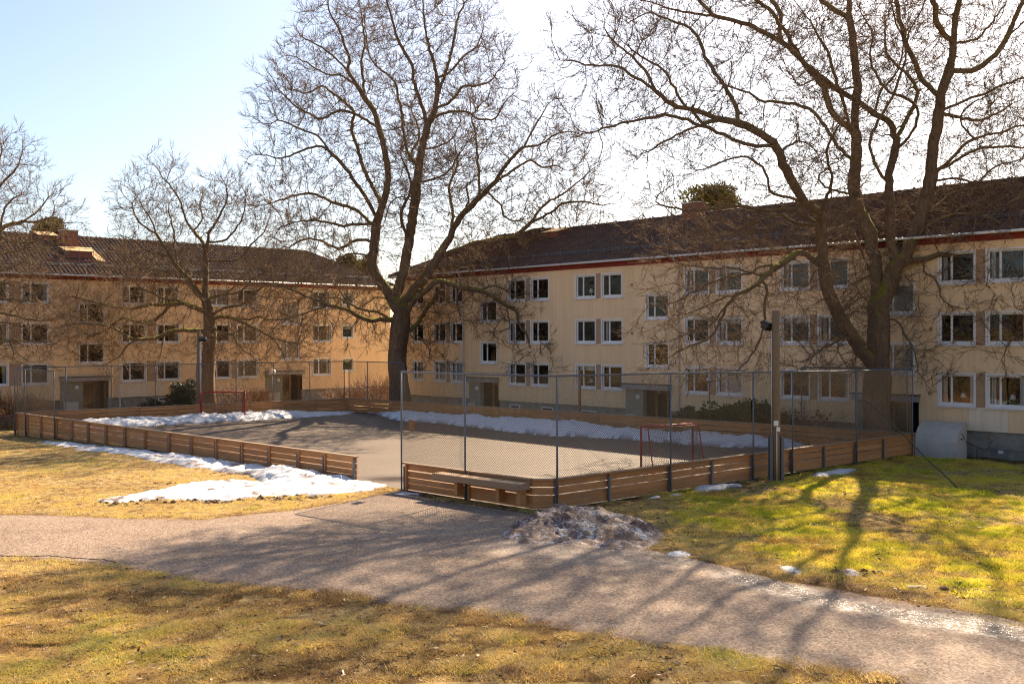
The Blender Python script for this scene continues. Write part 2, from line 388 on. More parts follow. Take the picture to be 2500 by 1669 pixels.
MT['mossblade'] = leaf_mat('moss_blade', [(0, (.42, .27, .11)), (.22, (.74, .56, .20)), (.55, (.76, .66, .11)), (.85, (.62, .60, .07)), (1, (.38, .42, .05))], (1, .97, .6), .64, 'gcol')
MT['rhodo'] = leaf_mat('rhododendron_leaf', [(.3, (.022, .045, .014)), (.7, (.055, .10, .03))], (.8, 1, .5), .15, None, .4)
MT['conifer'] = leaf_mat('pine_needles', [(.3, (.04, .045, .012)), (.7, (.11, .105, .03))], (1, 1, .5), .25)
MT['yew'] = leaf_mat('yew_needles', [(.3, (.012, .02, .008)), (.7, (.03, .045, .018))], (1, 1, .5), .1)
MT['shrub'] = simple('shrub_twig', (.20, .11, .06), .7, 0, .3, 4)
MT['deadflower'] = simple('dead_flower_head', (.14, .06, .03), .9, 0, .4, 9)
MT['litter'] = simple('leaf_litter', (.42, .30, .19), .6, 0, .45, 3)
MT['litterdark'] = simple('dark_leaf_litter', (.10, .05, .025), .8, 0, .5, 3)
MT['soil'] = simple('soil_clod', (.085, .05, .03), .95, 0, .5, 12, .5)
MT['forest'] = simple('far_wood', (.15, .10, .06), .95, 0, .5, .4)
MT['hillhouse'] = simple('red_timber', (.22, .03, .02), .8)
# ------------------------------------------------------------------ ground, court, path
def axis(fine0, fine1, st, lo, hi, gr=1.22):
    a = list(np.arange(fine0, fine1, st)); d = st
    x = a[-1]
    while x < hi: d *= gr; x += d; a.append(x)
    d = st; x = a[0]; pre = []
    while x > lo: d *= gr; x -= d; pre.append(x)
    return np.array(pre[::-1] + a)
def grid_mesh(name, X, Y, Z, mat, keep=None):
    ny, nx = X.shape; V = np.stack([X, Y, Z], -1).reshape(-1, 3)
    i = np.arange(ny * nx).reshape(ny, nx); Q = np.stack([i[:-1, :-1], i[:-1, 1:], i[1:, 1:], i[1:, :-1]], -1).reshape(-1, 4)
    if keep is not None:
        Q = Q[keep.reshape(-1)]; used = np.unique(Q); mp = np.full(len(V), -1); mp[used] = np.arange(len(used)); V = V[used]; Q = mp[Q]
        return np_mesh(name, V, Q, mat), used
    return np_mesh(name, V, Q, mat)
xs = axis(-36, 30, .26, -420, 420); ys = axis(9, 62, .26, -260, 520)
X, Y = np.meshgrid(xs, ys); pdist = PATHD(X, Y); Z = g(X, Y)
ins = in_poly(X, Y, COURT); cd = d_poly(X, Y, COURT)
Z = np.where(ins, np.minimum(Z, -.10), Z); Z = np.where(~ins & (cd < .5), np.minimum(Z, -.03 + .25 * 0), Z)
Z = np.where(pdist <= .02, np.minimum(Z, -.03), Z)
gm = grid_mesh('ground', X, Y, Z, MT['ground'])
def mossf(x, y): return sstep(.42, .74, fbm(np.asarray(x) * .5, np.asarray(y) * .5, 21, 4) + .17) * sstep(4, 8, x + (y - 22) * .12) * sstep(.6, 2.2, PATHD(x, y)) * sstep(15, 19, y)
pbg = oB - (nB[0] * X + nB[1] * Y)
dirt = np.exp(-(pdist / .35) ** 2) * .9
dirt = np.maximum(dirt, sstep(2.4, 1.2, pbg) * .9 * (pbg > -2)); dirt = np.maximum(dirt, sstep(1.6, .3, pdist) * sstep(3, 7, X) * (Y > 15) * (.3 + .7 * fbm(X, Y, 31)))
dirt = np.maximum(dirt, sstep(.9, .1, cd) * .55)
vattr(gm, 'dirt', dirt.ravel()); vattr(gm, 'moss', mossf(X, Y).ravel())
tag(link('ground', gm), 'patchy winter lawn of dry yellow grass and moss around the ball court', None, None, 'structure')
# court
n1, n2 = 60, 40; a = np.linspace(0, 1, n1)[None, :, None]; b = np.linspace(0, 1, n2)[:, None, None]
Pc = (cL * (1 - a) + cN * a) * (1 - b) + (cF * (1 - a) + cR * a) * b
cm = grid_mesh('court', Pc[..., 0], Pc[..., 1], np.full(Pc.shape[:2], .0), MT['court'])
wp = gd(900, 1098); wetc = np.exp(-((Pc[..., 0] - wp[0]) ** 2 / .9 + (Pc[..., 1] - wp[1]) ** 2 / .5))
vattr(cm, 'wet', (wetc * 1.2).clip(0, 1).ravel())
tag(link('court', cm), 'brown grey asphalt ball court inside the timber boards', None, None, 'structure')
# path
NU, NV = 300, 46
PU_, PL_ = np.array(PU), np.array(PL)
def resamp(P, n):
    s_ = np.concatenate([[0], np.cumsum(np.linalg.norm(np.diff(P, axis=0), axis=1))]); t = np.linspace(0, s_[-1], n)
    return np.stack([np.interp(t, s_, P[:, k]) for k in (0, 1)], -1)
tx = np.linspace(min(PU_[0][0], PL_[0][0]) + .2, 19, NU)
def by_x(P, t):
    o = np.argsort(P[:, 0]); return np.interp(t, P[o, 0], P[o, 1])
yu, yl = by_x(PU_, tx), by_x(PL_, tx)
vv = np.linspace(0, 1, NV)[:, None]; Xp = np.repeat(tx[None], NV, 0); Yp = yl[None] * (1 - vv) + yu[None] * vv
Zp = g0(Xp, Yp) * 0 + .012 + .035 * np.sin(np.pi * vv) + (fbm(Xp * .5, Yp * .5, 41, 2) - .4) * .02
Zp[0] -= .05; Zp[-1] -= .05
pm = grid_mesh('path', Xp, Yp, Zp, MT['path'])
ed = np.minimum(Yp - yl[None], yu[None] - Yp); edge = np.exp(-(ed / .28) ** 2) * (.55 + .6 * fbm(Xp * 1.5, Yp * 1.5, 43))
wl = np.array([gd(*p) for p in ((1700, 1325), (1850, 1370), (1950, 1392), (2100, 1418), (2250, 1440), (2349, 1458), (2600, 1500))])
wd = d_poly(Xp, Yp, wl, False); wet = sstep(.75, .2, wd + (fbm(Xp * 1.2, Yp * 1.2, 47, 3) - .45) * .6) * .95
wet = np.maximum(wet, sstep(1.3, .5, d_poly(Xp, Yp, [gd(1180, 1255), gd(1330, 1275), gd(1520, 1285)], False)) * .5)
vattr(pm, 'edge', edge.clip(0, 1).ravel()); vattr(pm, 'wet', wet.ravel())
tag(link('path', pm), 'reddish gritted asphalt path crossing in front of the ball court', None, None, 'structure')

# ------------------------------------------------------------------ apartment buildings
def outline_cut(rects, win):
    out = []
    for r in rects:
        pend = [r]
        for wv in win:
            nx = []
            for (a0, a1, b0, b1) in pend:
                w0, w1, h0, h1 = wv
                if w1 <= a0 or w0 >= a1 or h1 <= b0 or h0 >= b1: nx.append((a0, a1, b0, b1)); continue
                if h0 - b0 > .03: nx.append((a0, a1, b0, h0))
                if b1 - h1 > .03: nx.append((a0, a1, h1, b1))
                lo, hi = max(b0, h0), min(b1, h1)
                if w0 - a0 > .03: nx.append((a0, w0, lo, hi))
                if a1 - w1 > .03: nx.append((w1, a1, lo, hi))
            pend = nx
        out += pend
    return out
_cache = {}
def cached(key, fn):
    if key not in _cache: _cache[key] = fn()
    return _cache[key]
def win_meshes(w_, h_):
    def casing():
        m = MB(); t = .085; y0, y1 = -.035, .15
        m.box((0, y0, 0), (t, y1, h_)).box((w_ - t, y0, 0), (w_, y1, h_)).box((t, y0, h_ - t), (w_ - t, y1, h_)).box((t, y0, 0), (w_ - t, y1, t)); return m.mesh('window_casing', MT['white'], bevel=.006)
    def sash():
        m = MB(); t = .085; s_ = .075; a0, a1, b0, b1 = t, w_ - t, t, h_ - t; y0, y1 = .085, .135; mx = a0 + (a1 - a0) * (.34 if w_ > 1.3 else .999)
        m.box((a0, y0, b0), (a0 + s_, y1, b1)).box((a1 - s_, y0, b0), (a1, y1, b1)).box((a0 + s_, y0, b1 - s_), (a1 - s_, y1, b1)).box((a0 + s_, y0, b0), (a1 - s_, y1, b0 + s_ + .02))
        if w_ > 1.3: m.box((mx - .05, y0 - .004, b0 + s_ + .02), (mx + .05, y1 + .004, b1 - s_))
        return m.mesh('window_sash', MT['white'])
    def pane(k):
        t = .16; a0, a1, b0, b1 = t, w_ - t, t + .02, h_ - t; mx = .085 + (w_ - .17) * .34
        if w_ <= 1.3: x0, x1 = a0, a1
        else: x0, x1 = ((a0, mx - .05), (mx + .05, a1))[k]
        return MB().quad((x0, .112, b0), (x1, .112, b0), (x1, .112, b1), (x0, .112, b1)).mesh('window_pane', MT['glass'])
    def sill(): return MB().box((-.03, -.09, -.055), (w_ + .03, -.037, -.012)).box((-.03, -.037, -.055), (w_ + .03, .03, -.004)).mesh('window_sill', MT['gutter'])
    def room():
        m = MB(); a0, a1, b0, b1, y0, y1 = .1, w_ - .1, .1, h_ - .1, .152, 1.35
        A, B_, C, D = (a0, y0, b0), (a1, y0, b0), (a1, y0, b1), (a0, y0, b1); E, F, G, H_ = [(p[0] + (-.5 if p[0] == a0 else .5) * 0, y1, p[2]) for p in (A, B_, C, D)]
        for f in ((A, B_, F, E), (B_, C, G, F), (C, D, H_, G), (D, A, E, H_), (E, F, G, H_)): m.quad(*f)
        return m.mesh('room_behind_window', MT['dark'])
    def drape(x0, x1, z0, z1, y=.24, amp=.03):
        n = max(6, int((x1 - x0) * 26)); m = MB()
        for i in range(n):
            p, q = x0 + (x1 - x0) * i / n, x0 + (x1 - x0) * (i + 1) / n
            m.quad((p, y + amp * math.sin(p * 38), z0), (q, y + amp * math.sin(q * 38), z0), (q, y + amp * math.sin(q * 38), z1), (p, y + amp * math.sin(p * 38), z1))
        return m
    d = {}
    d['casing'] = casing(); d['sash'] = sash(); d['panes'] = [pane(0)] + ([pane(1)] if w_ > 1.3 else []); d['sill'] = sill(); d['room'] = room()
    d['side'] = drape(.17, .36, .17, h_ - .17).mesh('curtain', MT['curtain']); d['side2'] = drape(w_ - .38, w_ - .17, .17, h_ - .17).mesh('curtain', MT['curtain'])
    d['valance'] = drape(.17, w_ - .17, h_ - .42, h_ - .17).mesh('curtain', MT['curtain'])
    d['full'] = drape(.17, w_ - .17, .17, h_ - .17, .22, .012).mesh('curtain', MT['curtain'])
    lm = MB().lathe([(.03, .18), (.03, .2), (.012, .22), (.012, .42)], 8, (w_ * .6, .35)); lm.lathe([(.15, .40), (.085, .62), (.0, .625)], 12, (w_ * .6, .35)); d['lamp'] = lm.mesh('table_lamp', MT['shade'])
    pm_ = MB()
    for k in range(14):
        a_ = random.uniform(.25, w_ - .3); hh = random.uniform(.12, .34)
        pm_.quad((a_, .3, .17), (a_ + .05, .32, .17), (a_ + .08, .33, .17 + hh), (a_ + .02, .3, .17 + hh))
    d['plant'] = pm_.mesh('pot_plant', MT['rhodo'])
    return d
def add_window(root, u, z, w_, h_, kinds=()):
    d = cached(('win', round(w_, 2), round(h_, 2)), lambda: win_meshes(w_, h_))
    o = link('window', d['casing'], root, (u, 0, z))
    link('sash', d['sash'], o); link('sill', d['sill'], o); link('room_interior', d['room'], o)
    for p in d['panes']: link('pane', p, o)
    nm = dict(side='curtain', side2='curtain', valance='curtain', full='blind', lamp='table_lamp', plant='pot_plant')
    for k in kinds: link(nm[k], d[k], o, kind='stuff' if k == 'plant' else None)
    return o
def roof_tiles(u0, u1, e0, ridge, hip0, hip1, z0, z1):
    """tiled slope from eave y=e0,z0 up to ridge y=ridge,z1; hips at either end."""
    L = math.hypot(ridge - e0, z1 - z0); nr = int(L / .37); nc = int((u1 - u0) / .30); V = []; Q = []
    sy, sz = (ridge - e0) / L, (z1 - z0) / L; prof = [(0, 0), (.35, .055), (.65, .055), (1, .0)]
    for r in range(nr):
        a, b = r * L / nr, (r + 1) * L / nr + .03; f = (r + .5) / nr
        lo = u0 + (f * (ridge - e0) if hip0 else 0); hi = u1 - (f * (ridge - e0) if hip1 else 0)
        for c in range(nc):
            x = u0 + c * (u1 - u0) / nc; wd_ = (u1 - u0) / nc
            if x < lo - .1 or x + wd_ > hi + .1: continue
            jz = random.uniform(-.006, .006); n = len(V)
            for (px_, pz) in prof:
                for s_, lift in ((a, .055 + jz), (b, .005 + jz)):
                    h = pz + lift; V.append((x + px_ * wd_, e0 + s_ * sy - h * sz, z0 + s_ * sz + h * sy))
            for (px_, pz) in prof: V.append((x + px_ * wd_, e0 + a * sy, z0 + a * sz))
            for k in range(3):
                Q.append((n + 2 * k, n + 2 * k + 2, n + 2 * k + 3, n + 2 * k + 1)); Q.append((n + 8 + k, n + 9 + k, n + 2 * k + 2, n + 2 * k))
    return np_mesh('roof_tiles', V, Q, MT['tile'], False)
def building(P):
    """local frame: x along the facade, y inward, z up."""
    uc = P['uc']; o = P['n'] * P['off'] + P['d'] * uc; root = thing('apartment_building', P['label'], 'building', (o[0], o[1], 0), math.atan2(P['d'][1], P['d'][0]), 'cream apartment blocks')
    u0, u1 = P['u0'] - uc, P['u1'] - uc; zb, zt = P['clad'], 9.36; wins = []
    for (u, z, w_, h_, kinds) in P['win']:
        add_window(root, u - uc, z, w_, h_, kinds); wins.append((u - uc, u - uc + w_, z, z + h_))
    sp = [(a - uc, b - uc, z, z + h) for a, b, z, h in P['spandrel']]
    for a, b, z0, z1 in sp:
        link('infill_panel', cached(('sp', round(b - a, 2), round(z1 - z0, 2)), lambda: MB().box((.004, -.002, .004), (b - a - .004, .05, z1 - z0 - .004)).mesh('infill_panel', MT['brown'])), root, (a, 0, z0))
    por = [(a - uc, b - uc, -1.5, 1.93) for a, b in P['porch']]
    # cladding panels, each a piece
    n = int((u1 - u0) / .58); cw = (u1 - u0) / n; rects = []
    for zz0, zz1 in ((zb, 3.52), (3.52, 6.34), (6.34, zt)):
        for c in range(n): rects.append((u0 + c * cw, u0 + (c + 1) * cw, zz0, zz1))
    pcs = outline_cut(rects, wins + sp + por); pcs.sort(key=lambda r: -(r[1] - r[0]) * (r[3] - r[2]) * (1 if r[1] + uc < P['vis'][1] and r[0] + uc > P['vis'][0] else .01))
    rest = MB(); cnt = 0
    def panel(m, a0, a1, b0, b1, ox=0, oz=0):
        j = .003; mid = (a0 + a1) / 2 - ox; x0, x1, q0, q1 = a0 + j - ox, a1 - j - ox, b0 + j - oz, b1 - j - oz
        if x1 - x0 < .35: m.box((x0, 0, q0), (x1, .045, q1)); return
        m.box((x0, 0, q0), (mid - .003, .045, q1)).box((mid + .003, 0, q0), (x1, .045, q1)); m.quad((mid - .003, .02, q0), (mid + .003, .02, q0), (mid + .003, .02, q1), (mid - .003, .02, q1))
    for (a0, a1, b0, b1) in pcs:
        pale = any(a0 + uc < q1_ and a1 + uc > q0_ and b1 < 1.95 for q0_, q1_ in P['pale'])
        if cnt < 296:
            key = ('pan', round(a1 - a0, 3), round(b1 - b0, 3), pale); cnt += 1
            def mk():
                m = MB(); panel(m, a0, a1, b0, b1, a0, b0); return m.mesh('cladding_panel', MT['panel_pale' if pale else 'panel'])
            link('cladding_panel', cached(key, mk), root, (a0, 0, b0), label='paler replacement cladding panel' if pale else None)
        else: panel(rest, a0, a1, b0, b1)
    if rest.v: rest.build('cladding', MT['panel'], root, kind='stuff')
    D = 11.0
    core = MB().box((u0 + .03, 1.6, -1.5), (u1 - .03, D, 9.5)).box((u0 + .02, .05, 9.2), (u1 - .02, 1.58, 9.5)); core.box((u0, .05, -1.5), (u0 + .018, D + .02, 9.5)).box((u1 - .018, .05, -1.5), (u1, D + .02, 9.5)); core.build('wall', MT['panel'], root)
    pl = MB(); cuts = sorted(por); x = u0
    for a, b, _, _ in cuts + [(u1, u1, 0, 0)]:
        if a - x > .05: pl.box((x, .10, -1.6), (a, .30, zb + .0))
        x = b
    pl.build('plinth', MT['concrete'], root)
    for a, b, z0, z1 in P.get('bwin', []):
        a -= uc; b -= uc; f = MB(); t = .06
        f.box((a, .05, z0), (a + t, .098, z1)).box((b - t, .05, z0), (b, .098, z1)).box((a + t, .05, z0), (b - t, .098, z0 + t)).box((a + t, .05, z1 - t), (b - t, .098, z1)); fo = f.build('basement_window', MT['white'], root)
        MB().quad((a + t, .09, z0 + t), (b - t, .09, z0 + t), (b - t, .09, z1 - t), (a + t, .09, z1 - t)).build('pane', MT['charcoal'], fo)
    # eaves
    E = .48
    MB().box((u0 - E, -E, 9.62), (u1 + E, -.001, 9.66)).box((u0 - .02, -.06, 9.36), (u1 + .02, -.002, 9.618)).build('eave_board', MT['redwood'], root)
    gut = MB(); gut.tube([(u0 - E, -E - .05, 9.68), (u1 + E, -E - .05, 9.68)], .065, 8); gut.build('gutter', MT['gutter'], root, True)
    R = 5.5; zr = P['ridge']
    MB().quad((u0 - E, -E, 9.665), (u1 + E, -E, 9.665), (u1 + E - (R + E) * P['h1'], R, zr - .04), (u0 - E + (R + E) * P['h0'], R, zr - .04)).quad((u0 - E, -E, 9.664), (u0 - E + (R + E) * P['h0'], R, zr - .04), (u0 - E, D + E, 9.664)).quad((u1 + E, -E, 9.664), (u1 + E, D + E, 9.664), (u1 + E - (R + E) * P['h1'], R, zr - .04)).quad((u0 - E, D + E, 9.665), (u0 - E + (R + E) * P['h0'], R, zr - .041), (u1 + E - (R + E) * P['h1'], R, zr - .041), (u1 + E, D + E, 9.665)).build('roof', MT['tile'], root)
    rt = link('roof_tiles', roof_tiles(u0 - E, u1 + E, -E, R, P['h0'], P['h1'], 9.70, zr), root, kind='stuff')
    rg = MB(); rx0, rx1 = u0 - E + (R + E) * P['h0'], u1 + E - (R + E) * P['h1']; k = 0; x = rx0
    while x < rx1: rg.tube([(x, R, zr + .03), (min(x + .42, rx1 + .05), R, zr + .015)], [.13, .115], 8); x += .38
    for s_, hx, rx in ((P['h0'], u0 - E, rx0), (P['h1'], u1 + E, rx1)):
        if not s_: continue
        for q in range(20): 
            p0 = np.array([hx, -E, 9.76]) * (1 - q / 20) + np.array([rx, R, zr + .03]) * (q / 20); p1 = np.array([hx, -E, 9.76]) * (1 - (q + 1.1) / 20) + np.array([rx, R, zr + .03]) * ((q + 1.1) / 20); rg.tube([p0, p1], [.13, .115], 6)
    rg.build('ridge_tiles', MT['tile'], root, True)
    def slope(y): return 9.70 + (zr - 9.70) * (y + E) / (R + E)
    sg = MB(); ys_ = .75
    for dz in (.14, .24): sg.tube([(u0 + .4, ys_ - dz * .25, slope(ys_) + dz), (u1 - .4, ys_ - dz * .25, slope(ys_) + dz)], .022, 5)
    x = u0 + .6
    while x < u1 - .5: sg.box((x - .03, ys_ - .09, slope(ys_) + .02), (x + .03, ys_ + .02, slope(ys_) + .29)); x += 1.25
    sg.build('snow_guard', MT['steel'], root)
    hk = MB(); x = rx0 + 1
    while x < rx1: hk.box((x - .05, R - .32, slope(R - .3) + .08), (x + .05, R - .26, zr + .16)); x += 1.6
    hk.build('ridge_hooks', MT['steel'], root, kind='stuff')
    for u in P['pipes']:
        u -= uc; dp = MB(); dp.tube([(u, -E - .05, 9.64), (u, -E - .03, 9.5), (u, -.16, 9.18), (u, -.1, 9.0), (u, -.1, .3), (u, -.1, -.4), (u, -.22, -.55)], .05, 8)
        for zz in (2.2, 5.1, 8.0): dp.box((u - .065, -.16, zz), (u + .065, -.001, zz + .05))
        dp.build('downpipe', MT['pipe'], root, True)
    for u, z in P.get('vents', []): 
        v = MB(); u -= uc; v.box((u - .08, -.03, z), (u + .08, -.001, z + .18))
        for q in range(3): v.box((u - .06, -.042, z + .03 + q * .05), (u + .06, -.031, z + .055 + q * .05))
        v.build('wall_vent', MT['brown'], root)
    for a, b in P['porch']:
        a -= uc; b -= uc; W = b - a; side = a + W * (.40 if not P['pdoor'] else .46)
        c = MB().box((a - .04, -.36, 1.95), (b + .06, .3, 2.24)); co_ = c.build('porch_canopy', MT['canopy'], root)
        MB().box((a - .07, -.39, 2.242), (b + .1, .3, 2.29)).build('canopy_roof', MT['charcoal'], co_)
        pw = MB().box((a, -.02, -1.5), (side, .3, 1.928)).build('porch_wall', MT['porchgrey'], root)
        MB().lathe([(.0, -.02), (.15, -.02), (.15, .03), (.11, .09), (.0, .11)], 14).build('wall_lamp', MT['white'], pw, True)
        pw.children[0].location = (a + (side - a) * .72, -.03, 1.5); pw.children[0].rotation_euler = (math.pi / 2, 0, 0)
        MB().box((a + .2, -.28, -1.2), (a + .2 + (side - a) * .62, -.022, .45)).build('meter_box', MT['boxgrey'], pw)
        rc = MB(); rc.quad((side, .3, -1.2), (side, 1.55, -1.2), (side, 1.55, 1.93), (side, .3, 1.93)).quad((b, .3, -1.2), (b, .3, 1.93), (b, 1.55, 1.93), (b, 1.55, -1.2)).quad((side, 1.55, -1.2), (b, 1.55, -1.2), (b, 1.55, 1.93), (side, 1.55, 1.93)).quad((side, 0, 1.925), (side, 1.55, 1.925), (b, 1.55, 1.925), (b, 0, 1.925)).quad((side, .0, -1.19), (b, .0, -1.19), (b, 1.55, -1.19), (side, 1.55, -1.19)); rc.build('porch_recess', MT['doorwood' if P['pdoor'] else 'dark'], root)
        fy = .55 if P['pdoor'] else 1.0; dx0 = side + .12; dx1 = dx0 + 1.0; df = MB(); zt_ = 1.86; zb_ = -.9 + (.4 if not P['pdoor'] else 0)
        for q0, q1 in ((dx0, dx0 + .14), (dx1 - .14, dx1), (b - .1, b - .02)): df.box((q0, fy, zb_), (q1, fy + .06, zt_))
        df.box((dx0 + .14, fy, zb_), (dx1 - .14, fy + .06, zb_ + .55)).box((dx0 + .14, fy, zt_ - .14), (dx1 - .14, fy + .06, zt_)); do = df.build('door', MT['doorwood'], root)
        MB().quad((dx0 + .14, fy + .03, zb_ + .55), (dx1 - .14, fy + .03, zb_ + .55), (dx1 - .14, fy + .03, zt_ - .14), (dx0 + .14, fy + .03, zt_ - .14)).build('door_pane', MT['glass'], do)
        MB().tube([(dx1 - .1, fy - .05, .0), (dx1 - .1, fy - .05, .35)], .015, 6).build('handle', MT['steel'], do)
    return root, slope, (rx0 + uc, rx1 + uc)
zB = ((1.82, 1.55), (4.65, 1.53), (7.47, 1.53)); zA = ((1.77, 1.56), (4.68, 1.56), (7.61, 1.53))
rk = random.Random(5)
def kinds(): return rk.choice([(), (), ('side',), ('side2',), ('side', 'side2'), ('plant',), ('valance',), ('side', 'side2', 'plant'), ('plant', 'side2')])
winB, spB = [], []
for s in (-53.93, -39.05, -24.33):
    for z in (3.25, 6.09): winB.append((s, z, 1.77, 1.53, ('side2',) if s < -50 else (('full',) if s > -30 else ())))
    for i, (z, h) in enumerate(zB):
        for j, du in enumerate((2.85, 5.05, 9.15, 11.34)):
            kd = kinds()
            if s > -30 and i == 0 and j < 2: kd = ('lamp', 'plant', 'side', 'side2')
            if s < -50 and i == 2 and j == 2: kd = ('lamp',)
            if s < -50 and i == 0 and j == 2: kd = ('lamp', 'valance')
            if -45 < s < -30 and i == 0 and j == 1: kd = ('full',)
            if -45 < s < -30 and i == 1 and j == 1: kd = ('valance', 'side')
            winB.append((s + du, z, 1.77, h, kd))
        for du in (2.85, 9.15): spB.append((s + du + 1.77, s + du + (2.2 if du < 5 else 2.19), z, h))
for z, h in zB:
    for u in (-61.75, -59.15, -57.22): winB.append((u, z, 1.48, h, ('full',) if z < 2 else kinds()))
    spB.append((-57.67, -57.22, z, h))
BB, slopeB, ridgeB = building(dict(n=nB, d=dB, off=oB, uc=-40.0, u0=-63.6, u1=-9.0, clad=.75, ridge=12.75, h0=1, h1=1, vis=(-63.6, -15.0), win=winB, spandrel=spB, pale=[(-20.0, -18.6)],
    porch=[(-55.18, -52.06), (-40.61, -37.18), (-25.63, -22.39)], pipes=[-55.68, -36.55], pdoor=False,
    bwin=[(-51.0, -50.0, .25, .5), (-47.9, -46.9, .22, .5), (-44.4, -43.1, .12, .45), (-35.0, -34.0, .2, .5)], vents=[(-40.1, 8.1), (-40.1, 5.2), (-24.9 + 3.1, 5.3), (-21.85, 2.3), (-25.9, 5.3), (-19.0, .42)],
    label='cream three storey apartment block with dark roof behind the two biggest trees'))
winA, spA = [], []
for i, (z, h) in enumerate(zA):
    for u in (21.2, 23.95, 31.1, 33.83, 40.63, 47.78): winA.append((u, z, 1.95, h, kinds() if u != 47.78 else ('side2', 'plant')))
    winA.append((38.22, z, 1.9, h, ('full',) if i == 2 else kinds())); winA.append((50.82, z + (.3 if i else .28), 1.26, 1.26, ('valance',)))
    spA += [(23.15, 23.95, z, h), (33.05, 33.83, z, h), (40.12, 40.63, z, h)]
for u in (27.93, 44.63):
    for z in (3.2, 6.16): winA.append((u, z, 1.97, 1.58, ('full',) if u > 40 else ()))
BA, slopeA, ridgeA = building(dict(n=nA, d=dA, off=oA, uc=39.0, u0=15.0, u1=56.1, clad=.62, ridge=13.0, h0=0, h1=1, vis=(20.5, 56.1), win=winA, spandrel=spA, pale=[(31.0, 33.1), (33.9, 34.2)],
    porch=[(26.61, 30.13), (43.23, 46.76)], pipes=[30.93], pdoor=True, bwin=[(21.6, 23.3, -.35, .35), (34.0, 35.2, .2, .5)], vents=[],
    label='cream three storey apartment block with tiled roof and brick chimney behind the smallest tree'))
# chimneys, hatches on the roofs (local frames of the buildings)
def local(root, P): return root.matrix_world.inverted() @ Vector(P)
bpy.context.view_layer.update()
def roof_y(n, off, slope, x, y, tilt=0):
    d = ray(x, y); lo, hi = -.4, 5.4
    for _ in range(30):
        mid = (lo + hi) / 2; t = (off + mid) / (d[0] * n[0] + d[1] * n[1]); P = CAM + d * t
        if P[2] > slope(mid): lo = mid
        else: hi = mid
    return P, mid
def chimney(root, slope, u, y, w_, dd, top, label='brick chimney'):
    c = MB().box((u - w_ / 2, y - dd / 2, slope(y - dd / 2) - .1), (u + w_ / 2, y + dd / 2, top)).box((u - w_ / 2 - .07, y - dd / 2 - .07, top - .72), (u + w_ / 2 + .07, y + dd / 2 + .07, top - .60)).build('chimney', MT['brick'], root)
    MB().box((u - w_ / 2 - .05, y - dd / 2 - .05, top + .001), (u + w_ / 2 + .05, y + dd / 2 + .05, top + .06)).build('chimney_cap', MT['gutter'], c); return c
def hatch(root, slope, u, y, w_, dd, hh, rails=True):
    z0 = slope(y - dd / 2); z1 = slope(y + dd / 2)
    h = MB(); h.hexa([(u - w_ / 2, y - dd / 2, z0), (u + w_ / 2, y - dd / 2, z0), (u + w_ / 2, y + dd / 2, z1), (u - w_ / 2, y + dd / 2, z1), (u - w_ / 2, y - dd / 2, z0 + hh), (u + w_ / 2, y - dd / 2, z0 + hh), (u + w_ / 2, y + dd / 2, z1 + .14), (u - w_ / 2, y + dd / 2, z1 + .14)])
    ho = h.build('roof_hatch', MT['brick'], root)
    zf = z0 + hh; zk = z1 + .14
    MB().hexa([(u - w_ / 2 - .1, y - dd / 2 - .1, zf + .002), (u + w_ / 2 + .1, y - dd / 2 - .1, zf + .002), (u + w_ / 2 + .1, y + dd / 2, zk + .002), (u - w_ / 2 - .1, y + dd / 2, zk + .002), (u - w_ / 2 - .1, y - dd / 2 - .1, zf + .06), (u + w_ / 2 + .1, y - dd / 2 - .1, zf + .06), (u + w_ / 2 + .1, y + dd / 2, zk + .06), (u - w_ / 2 - .1, y + dd / 2, zk + .06)]).build('hatch_cover', MT['sheet'], ho)
    return ho
P_, yc = roof_y(nA, oA, slopeA, 178, 601); lu = local(BA, P_)
chimney(BA, slopeA, lu.x - .3, yc + .1, 1.15, .9, P_[2] + 1.15)
P2, y2 = roof_y(nA, oA, slopeA, 182, 620); l2 = local(BA, P2)
hatch(BA, slopeA, l2.x + .1, y2, 1.9, 1.5, .55)
P4, y4 = roof_y(nA, oA, slopeA, 110, 580); l4 = local(BA, P4)
hatch(BA, slopeA, l4.x, y4, 1.3, 1.1, .4)
gr = MB()                                                        # guard rail and walkway round the chimney
for k in range(5): x = l2.x - 2.2 + k * 1.05; gr.tube([(x, y2 - 1.2, slopeA(y2 - 1.2)), (x, y2 - 1.2, slopeA(y2 - 1.2) + 1.0)], .02, 5)
gr.tube([(l2.x - 2.2, y2 - 1.2, slopeA(y2 - 1.2) + 1.0), (l2.x + 2.0, y2 - 1.2, slopeA(y2 - 1.2) + 1.0)], .02, 5)
gro = gr.build('guard_rail', MT['steel'], BA)
MB().box((l2.x - 2.4, y2 - 1.35, slopeA(y2 - 1.3) + .06), (l2.x + 2.2, y2 - 1.0, slopeA(y2 - 1.3) + .14)).build('walkway', MT['brick'], gro)
MB().hexa([(l2.x + 1.25, y2 - 1.0, slopeA(y2 - 1.0) + .09), (l2.x + 1.9, y2 - 1.3, slopeA(y2 - 1.3) + .09), (l2.x + 1.6, y2 + .9, slopeA(y2 + .9) + .09), (l2.x + 1.15, y2 + .9, slopeA(y2 + .9) + .09)] + [(l2.x + 1.25, y2 - 1.0, slopeA(y2 - 1.0) + .13), (l2.x + 1.9, y2 - 1.3, slopeA(y2 - 1.3) + .13), (l2.x + 1.6, y2 + .9, slopeA(y2 + .9) + .13), (l2.x + 1.15, y2 + .9, slopeA(y2 + .9) + .13)]).build('flashing', MT['sheet'], gro)
P3, y3 = roof_y(nB, oB, slopeB, 1358, 572); l3 = local(BB, P3)
hb = hatch(BB, slopeB, l3.x, y3, 1.5, 1.2, .4)
